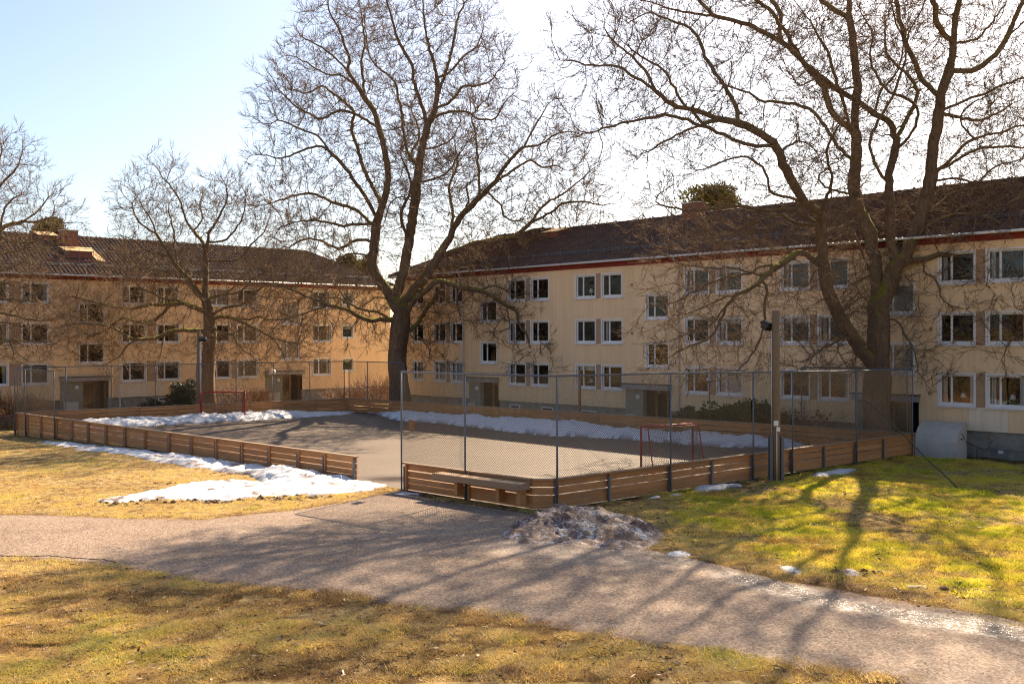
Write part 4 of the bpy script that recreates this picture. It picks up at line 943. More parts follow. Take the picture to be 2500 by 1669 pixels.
def oak(name, label, group, limbs, Y0, rbase, seed, natt, reach, twig_r=.0075, st=.36, kill=.5, infl=2.3, base_z=None, zmin=2.6, ntw=2, twl=(.35, .85), extra=None, forks=2):
    rg = np.random.default_rng(seed); P = []; par = []; lim = []; prim = []
    flo = []
    for li, lb in enumerate(limbs):
        pts, dz = lb[:2]; fl = lb[2] if len(lb) > 2 else 0
        pts = [np.array(p, float) for p in pts]
        if li == 0:
            W = [at(x * K, y * K, Y0 + dz * i / (len(pts) - 1)) for i, (x, y) in enumerate(pts)]
            zb = float(g0(W[0][0], W[0][1])) if base_z is None else base_z; W[0] = np.array([W[0][0], W[0][1], zb - .15]); a = -1
        else:
            pix = px_of(np.array(P)) / K; dd = np.hypot(*(pix - pts[0]).T); dd = dd + (np.array(prim) > 0) * .4; a = int(np.argmin(dd)); Ya = P[a][1]
            seglen = np.concatenate([[0], np.cumsum([np.hypot(*(q - p)) for p, q in zip(pts[:-1], pts[1:])])]); f = seglen / seglen[-1]
            W = [P[a]] + [at(x * K, y * K, Ya + dz * ff) for (x, y), ff in zip(pts[1:], f[1:])]
        S_ = smooth_path(W, st); 
        if li: S_[1:] += rg.normal(0, .025, (len(S_) - 1, 3))
        prev = a
        for k, q in enumerate(S_):
            if li and k == 0: continue
            P.append(q); par.append(prev); prev = len(P) - 1; lim.append(k / len(S_)); prim.append(li); flo.append(fl * (1 - .62 * k / len(S_)))
    nl = len(P); P = list(P)
    # attraction points fill the volume around the outer limbs
    Lp = np.array(P); lim_ = np.array(lim); pr_ = np.array(prim); wgt = np.where(pr_ == 0, 0, .15 + lim_ ** 1.2); wgt /= wgt.sum()
    A = Lp[rg.choice(nl, natt, p=wgt)] ; v = rg.normal(0, 1, (natt, 3)); v /= np.linalg.norm(v, axis=1)[:, None]; A = A + v * (reach * rg.uniform(.05, 1, natt) ** .6)[:, None]
    if extra is not None: A = np.vstack([A, extra(rg)])
    A = A[A[:, 2] > zmin]; nd = np.full(len(A), 1e9); nn = np.zeros(len(A), int)
    Pa = np.array(P)
    for i0 in range(0, len(A), 500):
        D_ = np.linalg.norm(A[i0:i0 + 500, None] - Pa[None], axis=2); nn[i0:i0 + 500] = D_.argmin(1); nd[i0:i0 + 500] = D_.min(1)
    alive = nd > kill; kids = np.zeros(60000, int); np.add.at(kids, np.array(par)[np.array(par) >= 0], 1)
    for it in range(70):
        act = alive & (nd < infl + it * .0)
        if not act.any(): break
        idx = np.where(act)[0]; own = nn[idx]; vec = A[idx] - Pa[own]; vec /= np.linalg.norm(vec, axis=1)[:, None]
        uq, inv = np.unique(own, return_inverse=True); acc = np.zeros((len(uq), 3)); np.add.at(acc, inv, vec)
        full = kids[uq] >= 4; alive[idx[full[inv]]] = False
        nr_ = np.linalg.norm(acc, axis=1); ok = (nr_ > .15) & ~full; uo = uq[ok]; pd_ = Pa[uo] - Pa[np.maximum(np.array(par)[uo], 0)]; pd_ /= np.linalg.norm(pd_, axis=1)[:, None] + 1e-6; acc = acc[ok] / nr_[ok][:, None] + .55 * pd_ * (uo >= nl)[:, None] + rg.normal(0, .10, (ok.sum(), 3)) + np.array([0, 0, .05]); acc /= np.linalg.norm(acc, axis=1)[:, None]
        new = Pa[uq[ok]] + acc * st * rg.uniform(.7, 1.15, ok.sum())[:, None]
        if len(new) == 0: continue
        kids[uq[ok]] += 1
        b = len(Pa); Pa = np.vstack([Pa, new]); par += list(uq[ok])
        al = np.where(alive)[0]; q = A[al]
        for i0 in range(0, len(al), 1500):
            s_ = al[i0:i0 + 1500]; D_ = np.linalg.norm(A[s_][:, None] - new[None], axis=2); mn = D_.min(1); am = D_.argmin(1); better = mn < nd[s_]
            nd[s_[better]] = mn[better]; nn[s_[better]] = b + am[better]
        alive &= nd > kill
        if len(Pa) > 26000: break
    n = len(Pa); par = np.array(par); cc = np.zeros(n); np.add.at(cc, par[par >= 0], 1)
    ex = 2.15; f0 = twig_r * .85; cnt = np.where(cc == 0, 1.0, 0.0) 
    for i in range(n - 1, 0, -1):
        if par[i] >= 0: pass
    order = np.arange(n)[::-1]; acc = cnt.copy()
    for i in order:
        if par[i] >= 0: acc[par[i]] += acc[i] + .06
    tips = acc[0]; ex = math.log(tips) / math.log(rbase / f0); rad = f0 * np.maximum(acc, 1) ** (1 / ex)
    rad[:nl] = np.maximum(rad[:nl], np.array(flo))  # least radius, keeps the added high leaders thick enough to cast shadows
    for i in order:
        if par[i] >= 0 and rad[par[i]] < rad[i]: rad[par[i]] = rad[i] * 1.004
    tz = Pa[0][2]; k0 = np.array([i for i in range(nl) if prim[i] == 0]); rad[k0] *= 1 + .35 * np.exp(-(Pa[k0][:, 2] - tz) / .9)   # root flare
    base = np.array([Pa[0][0], Pa[0][1], tz]); root = thing(name, label, 'tree', tuple(base), 0, group); Pl = Pa - base
    thick = rad > .085
    # trunk and limbs / fine branches
    keep = np.where(thick)[0]; mp = np.full(n, -1); mp[keep] = np.arange(len(keep)); pk = np.where(par[keep] >= 0, mp[par[keep]], -1)
    me, th = tubes_mesh('trunk', Pl[keep], pk, rad[keep], MT['bark'], 0); vattr(me, 'thick', th); link('trunk', me, root)
    fine = np.where(~thick)[0]; need = np.unique(np.concatenate([fine, par[fine][par[fine] >= 0]])); mp = np.full(n, -1); mp[need] = np.arange(len(need))
    isf = ~thick[need]; pk = np.where(isf & (par[need] >= 0), mp[par[need]], -1); rf = rad[need].copy()
    rf[~isf] = .075
    me, th = tubes_mesh('branches', Pl[need], pk, rf, MT['bark'], 0); vattr(me, 'thick', th); link('branches', me, root)
    # twigs
    src = np.where((rad < .05) & (np.arange(n) > 5))[0]; src = np.concatenate([src] * ntw + [np.where(cc == 0)[0]]); d = Pl[src] - Pl[np.maximum(par[src], 0)]; d /= np.linalg.norm(d, axis=1)[:, None] + 1e-9
    ctr = Pl[:nl].mean(0); od = Pl[src] - ctr; od /= np.linalg.norm(od, axis=1)[:, None] + 1e-9; d = d + .35 * od + rg.normal(0, .42, d.shape) + np.array([0, 0, .14]); d /= np.linalg.norm(d, axis=1)[:, None]
    link('twigs', twig_mesh('twigs', Pl[src], d, rg.uniform(twl[0], twl[1], len(src)), rg.uniform(.8, 1.15, len(src)) * twig_r, rg, MT['twig'], forks), root)
    print('TREE', name, 'nodes', n, 'limb', nl, 'twigs', len(src), 'exp %.2f' % ex)
    return root
GO = 'bare oaks round the ball court'
L2 = [([(917, 925), (915, 870), (913, 830), (914, 780), (917, 745), (922, 715)], 0),
 (ZA((750, 1700), (745, 1568), (745, 1450), (755, 1300), (790, 1200), (820, 1080), (825, 970), (800, 850), (770, 740), (740, 640), (690, 570), (640, 490), (590, 410), (500, 320), (420, 265), (330, 220)), 3),
 (ZA((590, 410), (600, 340), (570, 250), (530, 150), (480, 60), (470, -60)), -1.5), (ZA((640, 490), (560, 440), (470, 430), (380, 380), (290, 330)), 2),
 (ZA((690, 570), (680, 460), (670, 360), (690, 260), (680, 150), (660, 30)), 2), (ZA((740, 740), (620, 655), (520, 650), (430, 690), (330, 640), (260, 590), (190, 520)), -2),
 (ZA((770, 1240), (740, 1230), (700, 1150), (650, 1080), (600, 1000), (540, 930), (490, 880), (440, 850), (380, 855), (300, 885), (200, 920), (120, 900)), -3), (ZA((490, 880), (430, 800), (380, 770), (300, 740), (200, 700), (130, 720)), -1.5),
 (ZA((790, 1190), (720, 1060), (680, 960), (650, 860), (620, 780), (615, 700), (630, 660), (580, 600), (500, 540), (440, 500), (350, 540), (270, 520)), 4),
 (ZA((735, 1300), (640, 1300), (560, 1310), (480, 1290), (380, 1280), (270, 1290), (200, 1320)), -3), (ZA((730, 1390), (640, 1390), (540, 1440), (420, 1390), (330, 1390), (250, 1430)), 3),
 (ZA((740, 1280), (640, 1220), (520, 1180), (400, 1130), (300, 1130), (200, 1160), (110, 1190)), 2.5),
 (ZA((900, 1700), (920, 1568), (945, 1400), (970, 1250), (985, 1150), (990, 1080), (1005, 980), (1020, 880), (1040, 780), (1050, 740), (1030, 640), (1000, 560), (970, 470), (965, 380), (920, 300), (880, 220), (850, 120), (820, 20), (800, -80)), -2),
 (ZA((1050, 740), (1090, 660), (1110, 560), (1110, 450), (1085, 350), (1060, 250), (1040, 150), (1030, 30), (1010, -80)), 1), (ZA((1110, 560), (1150, 450), (1180, 350), (1210, 220), (1230, 100), (1280, 0)), 3),
 (ZA((1005, 980), (940, 880), (915, 760), (905, 640), (880, 560), (860, 470), (780, 400), (720, 330), (700, 220), (690, 120)), 4), (ZA((1100, 640), (1200, 580), (1260, 500), (1330, 500), (1420, 470), (1470, 400)), -3),
 (ZA((1090, 700), (1170, 650), (1280, 650), (1350, 690), (1440, 690), (1500, 600)), -4), (ZA((1110, 450), (1180, 420), (1260, 330), (1330, 280), (1380, 180)), 2.5), (ZA((965, 1180), (900, 1140), (840, 1180), (800, 1300)), 0),
 (ZA((1020, 880), (1120, 850), (1200, 800), (1240, 720)), 3), (ZA((985, 1070), (1080, 1040), (1170, 1000), (1230, 900)), -3.5),
 (ZA((930, 1760), (1070, 1568), (1120, 1480), (1180, 1380), (1240, 1260), (1300, 1200), (1380, 1120), (1450, 1050), (1500, 970), (1560, 900), (1610, 850), (1650, 780), (1700, 690), (1760, 600)), -3),
 (ZA((1350, 1150), (1350, 1000), (1340, 880), (1330, 760), (1310, 680), (1370, 600)), 2), (ZA((1450, 1050), (1560, 980), (1650, 930), (1720, 970), (1800, 960), (1850, 990)), 3), (ZA((1610, 850), (1700, 840), (1800, 780), (1880, 760)), -2),
 (ZA((1400, 1120), (1480, 1190), (1500, 1260), (1560, 1280)), -2), (ZA((1240, 1260), (1290, 1180), (1280, 1080), (1330, 1040)), -3),
 (ZA((1130, 1500), (1200, 1460), (1300, 1420), (1450, 1390), (1550, 1380), (1650, 1290), (1720, 1200), (1830, 1130), (1900, 1080), (1990, 1000)), 3.5), (ZA((1650, 1290), (1770, 1230), (1840, 1180), (1950, 1170), (2070, 1190)), -2), (ZA((1550, 1380), (1680, 1330), (1800, 1330), (1920, 1330), (1990, 1400)), 2.5),
 (Z4((40, 1000), (130, 930), (170, 870), (250, 750), (330, 650), (400, 580), (540, 570), (600, 600)), 4), (Z4((330, 650), (400, 430), (480, 380), (640, 330), (760, 280), (880, 260)), 3), (Z4((300, 700), (420, 480), (560, 380), (700, 350), (900, 330), (1060, 370)), -3.5),
 (Z4((10, 830), (60, 780), (130, 670), (250, 580), (330, 500), (450, 510), (600, 560), (750, 580), (850, 620), (930, 680), (1010, 740)), -3.5), (Z4((1010, 740), (1030, 850), (1040, 940)), -.5), (Z4((1010, 740), (1100, 790), (1140, 950), (1200, 1000), (1230, 1130), (1300, 1180), (1400, 1210), (1500, 1230), (1590, 1240)), -1.5),
 (Z4((1010, 740), (1150, 760), (1250, 770), (1350, 840), (1450, 860), (1560, 900)), 1.5), (Z4((750, 580), (880, 540), (1000, 580), (1100, 640), (1250, 640)), -1.5), (Z4((600, 560), (530, 640), (540, 760), (570, 860)), -1), (Z4((100, 1000), (180, 1040), (260, 1130), (270, 1230)), -2),
 (Z3((1800, 575), (1700, 570), (1600, 580), (1400, 480), (1250, 450), (1150, 400), (1000, 340), (850, 280), (720, 250)), -4), (Z3((1790, 520), (1700, 510), (1600, 500), (1450, 440), (1350, 320), (1270, 200)), 3), (Z3((1250, 450), (1150, 480), (1020, 520), (900, 560)), -1.5), (Z3((1450, 490), (1380, 390), (1200, 380), (1100, 330)), 2),
 (Z3((1780, 1568 - 1100), (1720, 380), (1640, 390), (1570, 440)), -2), (ZA((720, 1470), (600, 1470), (520, 1530)), -3),
 (ZA((985, 1100), (1020, 1000), (960, 900), (1010, 780), (960, 640)), 6), (ZA((945, 1400), (900, 1250), (960, 1080), (900, 900)), -6), (ZA((1180, 1380), (1200, 1230), (1180, 1080), (1230, 950), (1210, 820)), 5)]
oak('oak_tree', 'tall bare oak with many upright limbs at the far corner of the court', GO, L2, 72.3, .66, 11, 9800, 2.6, .0128, .33, .40, 2.2, None, 2.6, 2, (.4, 1.05))
L3 = [([(2012, 985), (2010, 930), (2012, 890), (2015, 850), (2016, 810), (2018, 760), (2019, 715)], 0),
 (Z6((900, 1270), (840, 1170), (760, 1080), (700, 980), (640, 880), (560, 760), (500, 640), (460, 500), (440, 380), (440, 250), (430, 130)) + ZB((1250, 1000), (1180, 950), (1130, 870), (1080, 780), (1040, 680), (960, 620), (880, 580), (800, 560), (680, 520), (560, 490), (480, 430), (400, 370), (300, 310), (200, 310), (90, 290)), -4.5),
 (ZB((1020, 690), (900, 670), (800, 630), (700, 590), (620, 560), (520, 540), (400, 560), (280, 590), (180, 620)), -2.5), (ZB((880, 580), (850, 500), (800, 400), (730, 300), (690, 200), (640, 130), (560, 100), (450, 60), (380, 90)), 3), (ZB((800, 560), (640, 600), (520, 660), (420, 720)), -1.5),
 (ZB((1180, 950), (1100, 920), (1020, 900), (990, 800), (950, 760), (880, 730), (780, 760), (680, 800)), -3), (ZB((1240, 1040), (1120, 980), (1000, 985), (880, 960), (760, 970), (640, 980), (500, 960)), -4), (ZB((1250, 1060), (1140, 1040), (1060, 1000), (930, 1040), (800, 1100), (640, 1120)), -2.5),
 (ZB((480, 430), (430, 330), (340, 240), (250, 160), (240, 100)), 1.5), (ZB((700, 590), (600, 470), (520, 330), (440, 280), (330, 200)), 2.5), (ZB((1080, 780), (1080, 690), (1160, 660), (1230, 700)), 2),
 (Z6((440, 360), (400, 350), (330, 290), (240, 250), (180, 300), (100, 350), (0, 400)) + Z5((1950, 310), (1850, 400), (1750, 490), (1600, 570), (1500, 680), (1400, 800), (1290, 880), (1180, 900)), -4.0), (Z5((1800, 430), (1860, 540), (1840, 700), (1850, 800), (1800, 950), (1720, 1100), (1600, 1220), (1450, 1310)), -1.0),
 (Z5((1950, 310), (1800, 330), (1650, 400), (1500, 420), (1350, 480), (1200, 560), (1050, 640)), -2), (Z5((1850, 400), (1700, 370), (1500, 330), (1300, 330), (1100, 300)), -1), (Z5((1600, 570), (1450, 600), (1300, 680), (1150, 740)), -1.2), (Z5((1590, 620), (1700, 760), (1690, 870)), .5), (Z5((1500, 680), (1420, 870), (1330, 960), (1200, 1000), (1050, 1080)), 1),
 (Z6((450, 420), (370, 420), (330, 520), (250, 560), (240, 640)), -1), (Z6((700, 980), (620, 960), (560, 1000), (440, 1050), (330, 1170)), -2), (Z6((660, 900), (560, 1000), (590, 1130), (640, 1200)), -1.5),
 (Z6((930, 960), (905, 780), (880, 560), (830, 430), (780, 300), (740, 180), (680, 80), (600, 50), (500, 70)), 2.5), (Z6((870, 760), (850, 720), (800, 660), (740, 590)), -.6), (Z6((750, 600), (680, 650), (620, 700), (600, 780)), -1), (Z6((830, 430), (730, 500), (650, 540), (600, 620)), -1.5),
 (Z6((880, 560), (880, 380), (840, 200), (830, 90)) + ZB((1440, 1000), (1410, 900), (1410, 780), (1415, 650), (1410, 540), (1420, 400), (1400, 200), (1390, 100), (1320, 50), (1250, 0), (1200, -80)), 3.5),
 (ZB((1420, 760), (1330, 680), (1240, 550), (1180, 500), (1080, 480), (980, 470), (900, 430), (760, 380)), -2), (ZB((1415, 620), (1340, 560), (1290, 500), (1260, 400), (1180, 310), (1130, 240), (1060, 180), (1060, 60), (1000, 0)), 3), (ZB((1420, 400), (1330, 420), (1250, 360), (1150, 400), (1100, 330)), -3),
 (Z6((960, 680), (980, 560), (1020, 400), (1040, 260)) + ZB((1580, 1150), (1580, 1000), (1570, 880), (1575, 790), (1600, 700), (1590, 620), (1570, 570), (1500, 530), (1430, 480), (1330, 420), (1240, 350), (1180, 300), (1100, 220), (1000, 160), (900, 110), (750, 75), (600, 55), (450, 10)), 2.5),
 (ZB((1600, 700), (1660, 640), (1700, 560), (1700, 500), (1640, 460), (1560, 420), (1500, 330), (1480, 250), (1490, 150), (1440, 60)), -2), (ZB((1570, 880), (1500, 760), (1480, 650), (1520, 560), (1580, 450), (1640, 300), (1660, 160), (1720, 50), (1760, -60)), -3.5), (ZB((1500, 530), (1530, 430), (1610, 330), (1640, 200)), 3),
 (Z6((1040, 420), (1110, 300), (1180, 150), (1230, 30)) + ZB((1720, 1000), (1760, 860), (1770, 760), (1780, 640), (1800, 540), (1810, 440), (1850, 330), (1870, 200), (1880, 80), (1900, -40)), -1.5),
 (ZB((1800, 480), (1780, 430), (1720, 370), (1680, 270), (1640, 180), (1600, 100), (1580, 0)), 3), (ZB((1850, 330), (1950, 330), (2050, 270), (2120, 180), (2199, 100), (2260, 30)), 2), (ZB((1810, 530), (1900, 480), (2050, 420), (2199, 360), (2300, 330)), -2.5),
 (ZB((1770, 810), (1880, 720), (1960, 650), (2080, 620), (2199, 580), (2300, 560)), -3), (ZB((1770, 820), (1900, 740), (2000, 690), (2199, 690), (2320, 700)), 2.5), (ZB((1760, 850), (1880, 830), (1980, 850), (2060, 780), (2199, 740)), -2), (ZB((1960, 650), (1900, 560), (1960, 480), (2080, 430)), 2), (ZB((1880, 200), (1980, 180), (2060, 90), (2120, 0)), 3), (ZB((1870, 200), (1800, 120), (1780, 0)), -2),
 (Z6((1000, 330), (1060, 220), (1180, 60)) + ZB((1750, 1000), (1870, 900), (2000, 880), (2100, 840), (2230, 830)), 3), (ZB((1640, 1180), (1740, 1060), (1860, 1000), (1990, 1000), (2100, 1050), (2210, 1080)), -3.5), (ZB((1860, 1000), (1960, 940), (1970, 1040), (1950, 1090)), -1),
 (Z6((1060, 390), (1110, 360), (1200, 330), (1330, 300), (1400, 280), (1550, 280), (1690, 300), (1800, 450), (1950, 550), (2100, 650)), -3), (Z6((1270, 320), (1270, 420), (1380, 480), (1440, 650), (1560, 720)), -1), (Z6((1690, 300), (1800, 250), (1950, 270), (2113, 260)), 2), (Z6((1690, 300), (1700, 400), (1830, 560), (2000, 620), (2100, 750)), -2),
 (Z6((1010, 790), (1060, 830), (1110, 920), (1130, 1000)), -.8), (Z6((1120, 920), (1200, 1090), (1240, 1250), (1330, 1390)), -.6), (Z6((1400, 280), (1380, 150), (1340, 40)), 2), (Z6((2250, 600), (2150, 850), (2000, 1000), (1930, 1150)), -.5),
 (ZB((1390, 100), (1370, -100), (1385, -300), (1360, -520), (1375, -740)), 2, .135), (ZB((1370, -100), (1470, -280), (1500, -520)), -2), (ZB((1385, -200), (1290, -360), (1270, -560)), 1.5), (ZB((1880, 80), (1930, -150), (1935, -380), (1960, -720)), -2, .13), (ZB((1950, -150), (1860, -320), (1850, -520)), 2),  # leaders above the frame, added so their shadows streak the path and grass
 (ZB((1760, 30), (1720, -150), (1735, -350), (1710, -640)), 3, .12), (ZB((1250, 0), (1170, -200), (1130, -420), (1120, -700)), -3, .125), (ZB((1060, 60), (960, -120), (920, -330), (930, -560)), 2, .11), (ZB((1180, 310), (1020, 60), (860, -80), (800, -280), (790, -480)), -4, .11), (ZB((2120, 180), (2230, -80), (2270, -280), (2265, -600)), 2, .12), (ZB((1640, 180), (1600, -20), (1620, -240), (1580, -560)), -2, .12), (ZB((1150, -200), (1180, -360), (1140, -520)), 2), (ZB((750, 75), (640, -60), (600, -220), (610, -420)), 2, .09),  # more out-of-view leaders, added for the same shadow streaks
 (ZB((1590, 650), (1700, 420), (1560, 250), (1550, 60)), 6), (ZB((1410, 700), (1300, 300), (1200, 100)), -6), (ZB((1800, 540), (2000, 560), (2150, 480)), 6), (ZB((1250, 1000), (1300, 850), (1280, 700), (1350, 560)), -5), (ZB((1430, 900), (1290, 880), (1240, 820), (1320, 760)), -4)]
oak('oak_tree', 'biggest bare oak, leaning side limb and mossy forks, beside the porch', GO, L3, 47.9, .58, 12, 13000, 2.3, .0094, .29, .33, 2.0, None, 3.0, 2, (.35, .85))
L1 = [([(479, 922), (478, 880), (479, 840), (480, 780), (480, 740), (479, 706)], 0),
 (Z1((1790, 1520), (1720, 1400), (1640, 1290), (1540, 1180), (1480, 1080), (1400, 960), (1350, 880), (1320, 780), (1270, 700), (1220, 620)), -2), (Z1((1790, 1500), (1790, 1400), (1790, 1280), (1790, 1120), (1770, 980), (1690, 880), (1620, 780), (1590, 680), (1540, 560), (1480, 480), (1390, 370)), 2),
 (Z1((1790, 1120), (1800, 980), (1830, 860), (1880, 800), (1930, 700), (1980, 580), (1960, 470)), -2.5), (Z1((1690, 880), (1760, 780), (1740, 640), (1760, 560)), 2), (Z1((1790, 1120), (1880, 1130), (2080, 1110), (2200, 970), (2281, 900), (2330, 800)), 2), (Z1((1800, 980), (1960, 950), (2050, 850), (2120, 720), (2140, 560)), 3),
 (Z1((1480, 1080), (1380, 1080), (1270, 1040), (1180, 960), (1100, 920)), -2), (Z1((1540, 1180), (1520, 1000), (1510, 860), (1470, 700), (1480, 600)), 3), (Z1((1350, 880), (1250, 830), (1180, 740), (1150, 640), (1200, 560)), 1.5), (Z1((1640, 1290), (1500, 1240), (1350, 1200), (1200, 1180), (1080, 1120)), 2.5),
 (Z2((1770, 420), (1650, 380), (1550, 330), (1450, 320), (1350, 280), (1220, 220), (1150, 150), (1050, 100)), -2.5), (Z2((1760, 430), (1720, 410), (1600, 360), (1480, 370), (1300, 370), (1180, 400), (1040, 400), (940, 380), (850, 350), (750, 330), (620, 300)), 2.5), (Z2((1770, 590), (1600, 590), (1450, 620), (1350, 660), (1200, 670), (1100, 640), (1020, 590), (950, 560), (800, 540), (650, 540), (540, 560)), -3), (Z2((1420, 640), (1410, 740), (1390, 830)), -.6), (Z2((1200, 670), (1100, 730), (1040, 820), (960, 860)), -1), (Z2((1480, 440), (1350, 500), (1200, 520), (1060, 490), (900, 600), (760, 650), (640, 700)), 3),
 (Z3((240, 550), (350, 470), (500, 440), (560, 380), (640, 320), (720, 270), (800, 280), (900, 330)), -2), (Z3((240, 560), (400, 550), (550, 570), (650, 545), (720, 570), (900, 570), (1000, 600), (1060, 660)), 3), (Z3((400, 555), (520, 600), (630, 650), (720, 700), (790, 760), (850, 850), (870, 900)), -2), (Z3((560, 620), (700, 690), (860, 760), (960, 770), (1040, 800)), 2), (Z3((230, 620), (330, 680), (420, 700), (520, 640)), -2.5), (Z3((420, 700), (480, 800), (560, 870), (640, 930)), -1), (Z3((210, 400), (330, 350), (420, 300), (480, 220), (560, 160), (640, 60)), 2.5), (Z3((330, 350), (480, 330), (620, 200), (760, 140)), -2),
 (Z3((170, 420), (100, 350), (40, 280), (-60, 200)), -4), (Z3((230, 700), (300, 760), (330, 850)), -3)]
oak('oak_tree', 'smallest bare oak, low spreading crown before the left house', GO, L1, 72.5, .46, 13, 6000, 2.2, .0108, .34, .42, 2.2, None, 2.2, 2, (.4, .95))
L0 = [([(-95, 950), (-95, 880), (-92, 800), (-85, 720), (-80, 640)], 0), (Z1((-300, 1100), (-200, 860), (-100, 650), (0, 480), (60, 420), (100, 380), (150, 310), (175, 240)), 1.5), (Z1((-250, 1000), (-100, 900), (0, 860), (60, 820), (200, 790), (300, 720), (370, 640), (420, 580)), -1.5), (Z1((200, 790), (330, 790), (450, 740), (480, 650)), 1), (Z1((420, 740), (540, 800), (620, 800)), 1), (Z1((-100, 650), (-40, 520), (-20, 360), (0, 240), (15, 120)), 2), (Z1((0, 860), (30, 700), (100, 600), (180, 560)), -2), (Z1((-60, 880), (100, 960), (250, 970), (380, 930)), -2), (Z1((-200, 860), (-150, 500), (-200, 200)), 1), (Z1((-300, 1100), (-450, 700), (-500, 300)), 2),
 (Z2((-330, 420), (-160, 360), (0, 320), (180, 330), (330, 345), (430, 380)), -2), (Z2((-330, 500), (-100, 460), (0, 440), (100, 460), (300, 510), (440, 500)), 2), (Z2((-330, 600), (-100, 540), (0, 520), (100, 530), (180, 560), (300, 600)), 1), (Z2((-340, 700), (-120, 690), (0, 700), (80, 680), (300, 690), (420, 690)), -2.5), (Z2((80, 680), (120, 760), (110, 830)), -.5), (Z2((-300, 300), (-100, 200), (0, 170), (120, 120), (240, 60)), 2), (Z2((0, 170), (150, 210), (300, 230)), -1.5), (Z2((-300, 250), (-50, 100), (150, 20)), -3), (Z1((-280, 1150), (-60, 1080), (120, 1050), (260, 1010), (400, 1090)), 1.5)]
oak('oak_tree', 'bare oak at the frame edge, only its outer branches in view', GO, L0, 63.0, .5, 14, 4000, 1.9, .0100, .33, .42, 2.0, -.6, 2.2, 2, (.3, .7))
# an oak outside the view whose shadow crosses the lawn is not built: nothing of it shows
# small bare trees behind the left roof
def bush_twigs(name, label, c, rx, rz, n, seed, group, mat, L=(.5, 1.0), r=.006, cat='shrub'):
    rg = np.random.default_rng(seed); z0 = float(g0(c[0], c[1])); root = thing(name, label, cat, (c[0], c[1], z0), 0, group)
    ns = max(10, n // 12); st = MB()
    tips = []
    for k in range(ns):
        a = rg.uniform(0, 6.28); rr = rg.uniform(.1, 1) ** .6 * rx; h = rz * rg.uniform(.6, 1.0) * (1 - .35 * (rr / rx) ** 2); b = np.array([math.cos(a) * rr * .35, math.sin(a) * rr * .35, -.1]); t = np.array([math.cos(a) * rr, math.sin(a) * rr, h])
        P = [b + (t - b) * f + np.array([0, 0, .25 * rz * math.sin(f * 3.14)]) * .5 + rg.normal(0, .03, 3) for f in np.linspace(0, 1, 6)]; st.tube(P, np.linspace(.014, .006, 6), 4, False); tips += P[2:]
    st.build('stems', MT[mat], root)
    tips = np.array(tips); bi = rg.integers(0, len(tips), n); d = tips[bi] * np.array([1, 1, .3]) + rg.normal(0, .6, (n, 3)) + np.array([0, 0, .7]); d /= np.linalg.norm(d, axis=1)[:, None]
    link('twigs', twig_mesh('twigs', tips[bi], d, rg.uniform(L[0], L[1], n) * min(rx, rz) * .5, np.full(n, r), rg, MT[mat], 2), root, kind='stuff'); return root
def leaves(name, n, fn, size, mat, rg, droop=.4, parent=None):
    P = fn(n); d = rg.normal(0, 1, (n, 3)); d[:, 2] = d[:, 2] * .5 - droop; d += P / (np.linalg.norm(P, axis=1)[:, None] + 1e-9) * .9; d /= np.linalg.norm(d, axis=1)[:, None]
    s_ = np.cross(d, rg.normal(0, 1, (n, 3))); s_ /= np.linalg.norm(s_, axis=1)[:, None]; L = rg.uniform(.7, 1.3, n)[:, None] * size[0]; W_ = rg.uniform(.7, 1.2, n)[:, None] * size[1]
    V = np.stack([P, P + d * L * .5 + s_ * W_, P + d * L, P + d * L * .5 - s_ * W_], 1).reshape(-1, 3); Q = np.arange(n * 4).reshape(n, 4)
    return link(name, np_mesh(name, V, Q, MT[mat], False), parent, kind='stuff')
def evergreen(name, label, c, rx, ry, rz, n, seed, mat, size, group, clump=14, zc=None, z0=None, cat='shrub', trunk=None, flat=.0):
    rg = np.random.default_rng(seed); zb = float(g0(c[0], c[1])) if z0 is None else z0; root = thing(name, label, cat, (c[0], c[1], zb), 0, group)
    cl = rg.normal(0, 1, (clump, 3)); cl /= np.linalg.norm(cl, axis=1)[:, None]; cl = cl * np.array([rx, ry, rz * .5]) * rg.uniform(.35, .85, clump)[:, None] + np.array([0, 0, rz * .5 if zc is None else zc])
    cr = rg.uniform(.28, .5, clump) * min(rx, ry, rz if zc is None else rz)
    def fn(n):
        k = rg.integers(0, clump, n); v = rg.normal(0, 1, (n, 3)); v /= np.linalg.norm(v, axis=1)[:, None]; return cl[k] + v * (cr[k] * rg.uniform(.35, 1.05, n) ** .5)[:, None] * np.array([1, 1, 1 - flat])
    leaves('leaves', n, fn, size, mat, rg, .4 if not flat else 0, root)
    m = MB()
    if trunk: m.tube([(0, 0, -.2), (.1, .05, trunk * .6), (0, 0, trunk)], [trunk * .025, trunk * .02, trunk * .012], 8); m.build('trunk', MT['bark'], root)
    else:
        for k in range(clump): m.tube([(cl[k][0] * .1, cl[k][1] * .1, -.1), tuple(cl[k] * .55), tuple(cl[k])], [.02, .015, .01], 4, False)
        m.build('stems', MT['shrub'], root)
    return root
GP = 'pines rising behind the roofs'
def pine(x, ytop, ybase, Y, rx, seed, label):
    P = at(x, ytop, Y); b = at(x, ybase, Y); rz = (P[2] - b[2]); zb = 0.0
    evergreen('pine_tree', label, (P[0], P[1]), rx, rx, rz, 5200, seed, 'conifer', (.42, .075), GP, 26, P[2] - rz * .5, zb, 'tree', P[2] - rz * .3, .35)
pine(121, 528, 590, 108, 1.75, 31, 'rounded pine crown behind the brick chimney roof')
pine(868, 622, 690, 112, 2.2, 32, 'pine crown showing between the two houses')
pine(1732, 456, 548, 82, 2.4, 33, 'pine crown behind the dark roof near its chimney')
GS = 'bare shrubs along the house walls'
def bP(x, Y): q = at(x, 1000, Y); return (q[0], q[1])
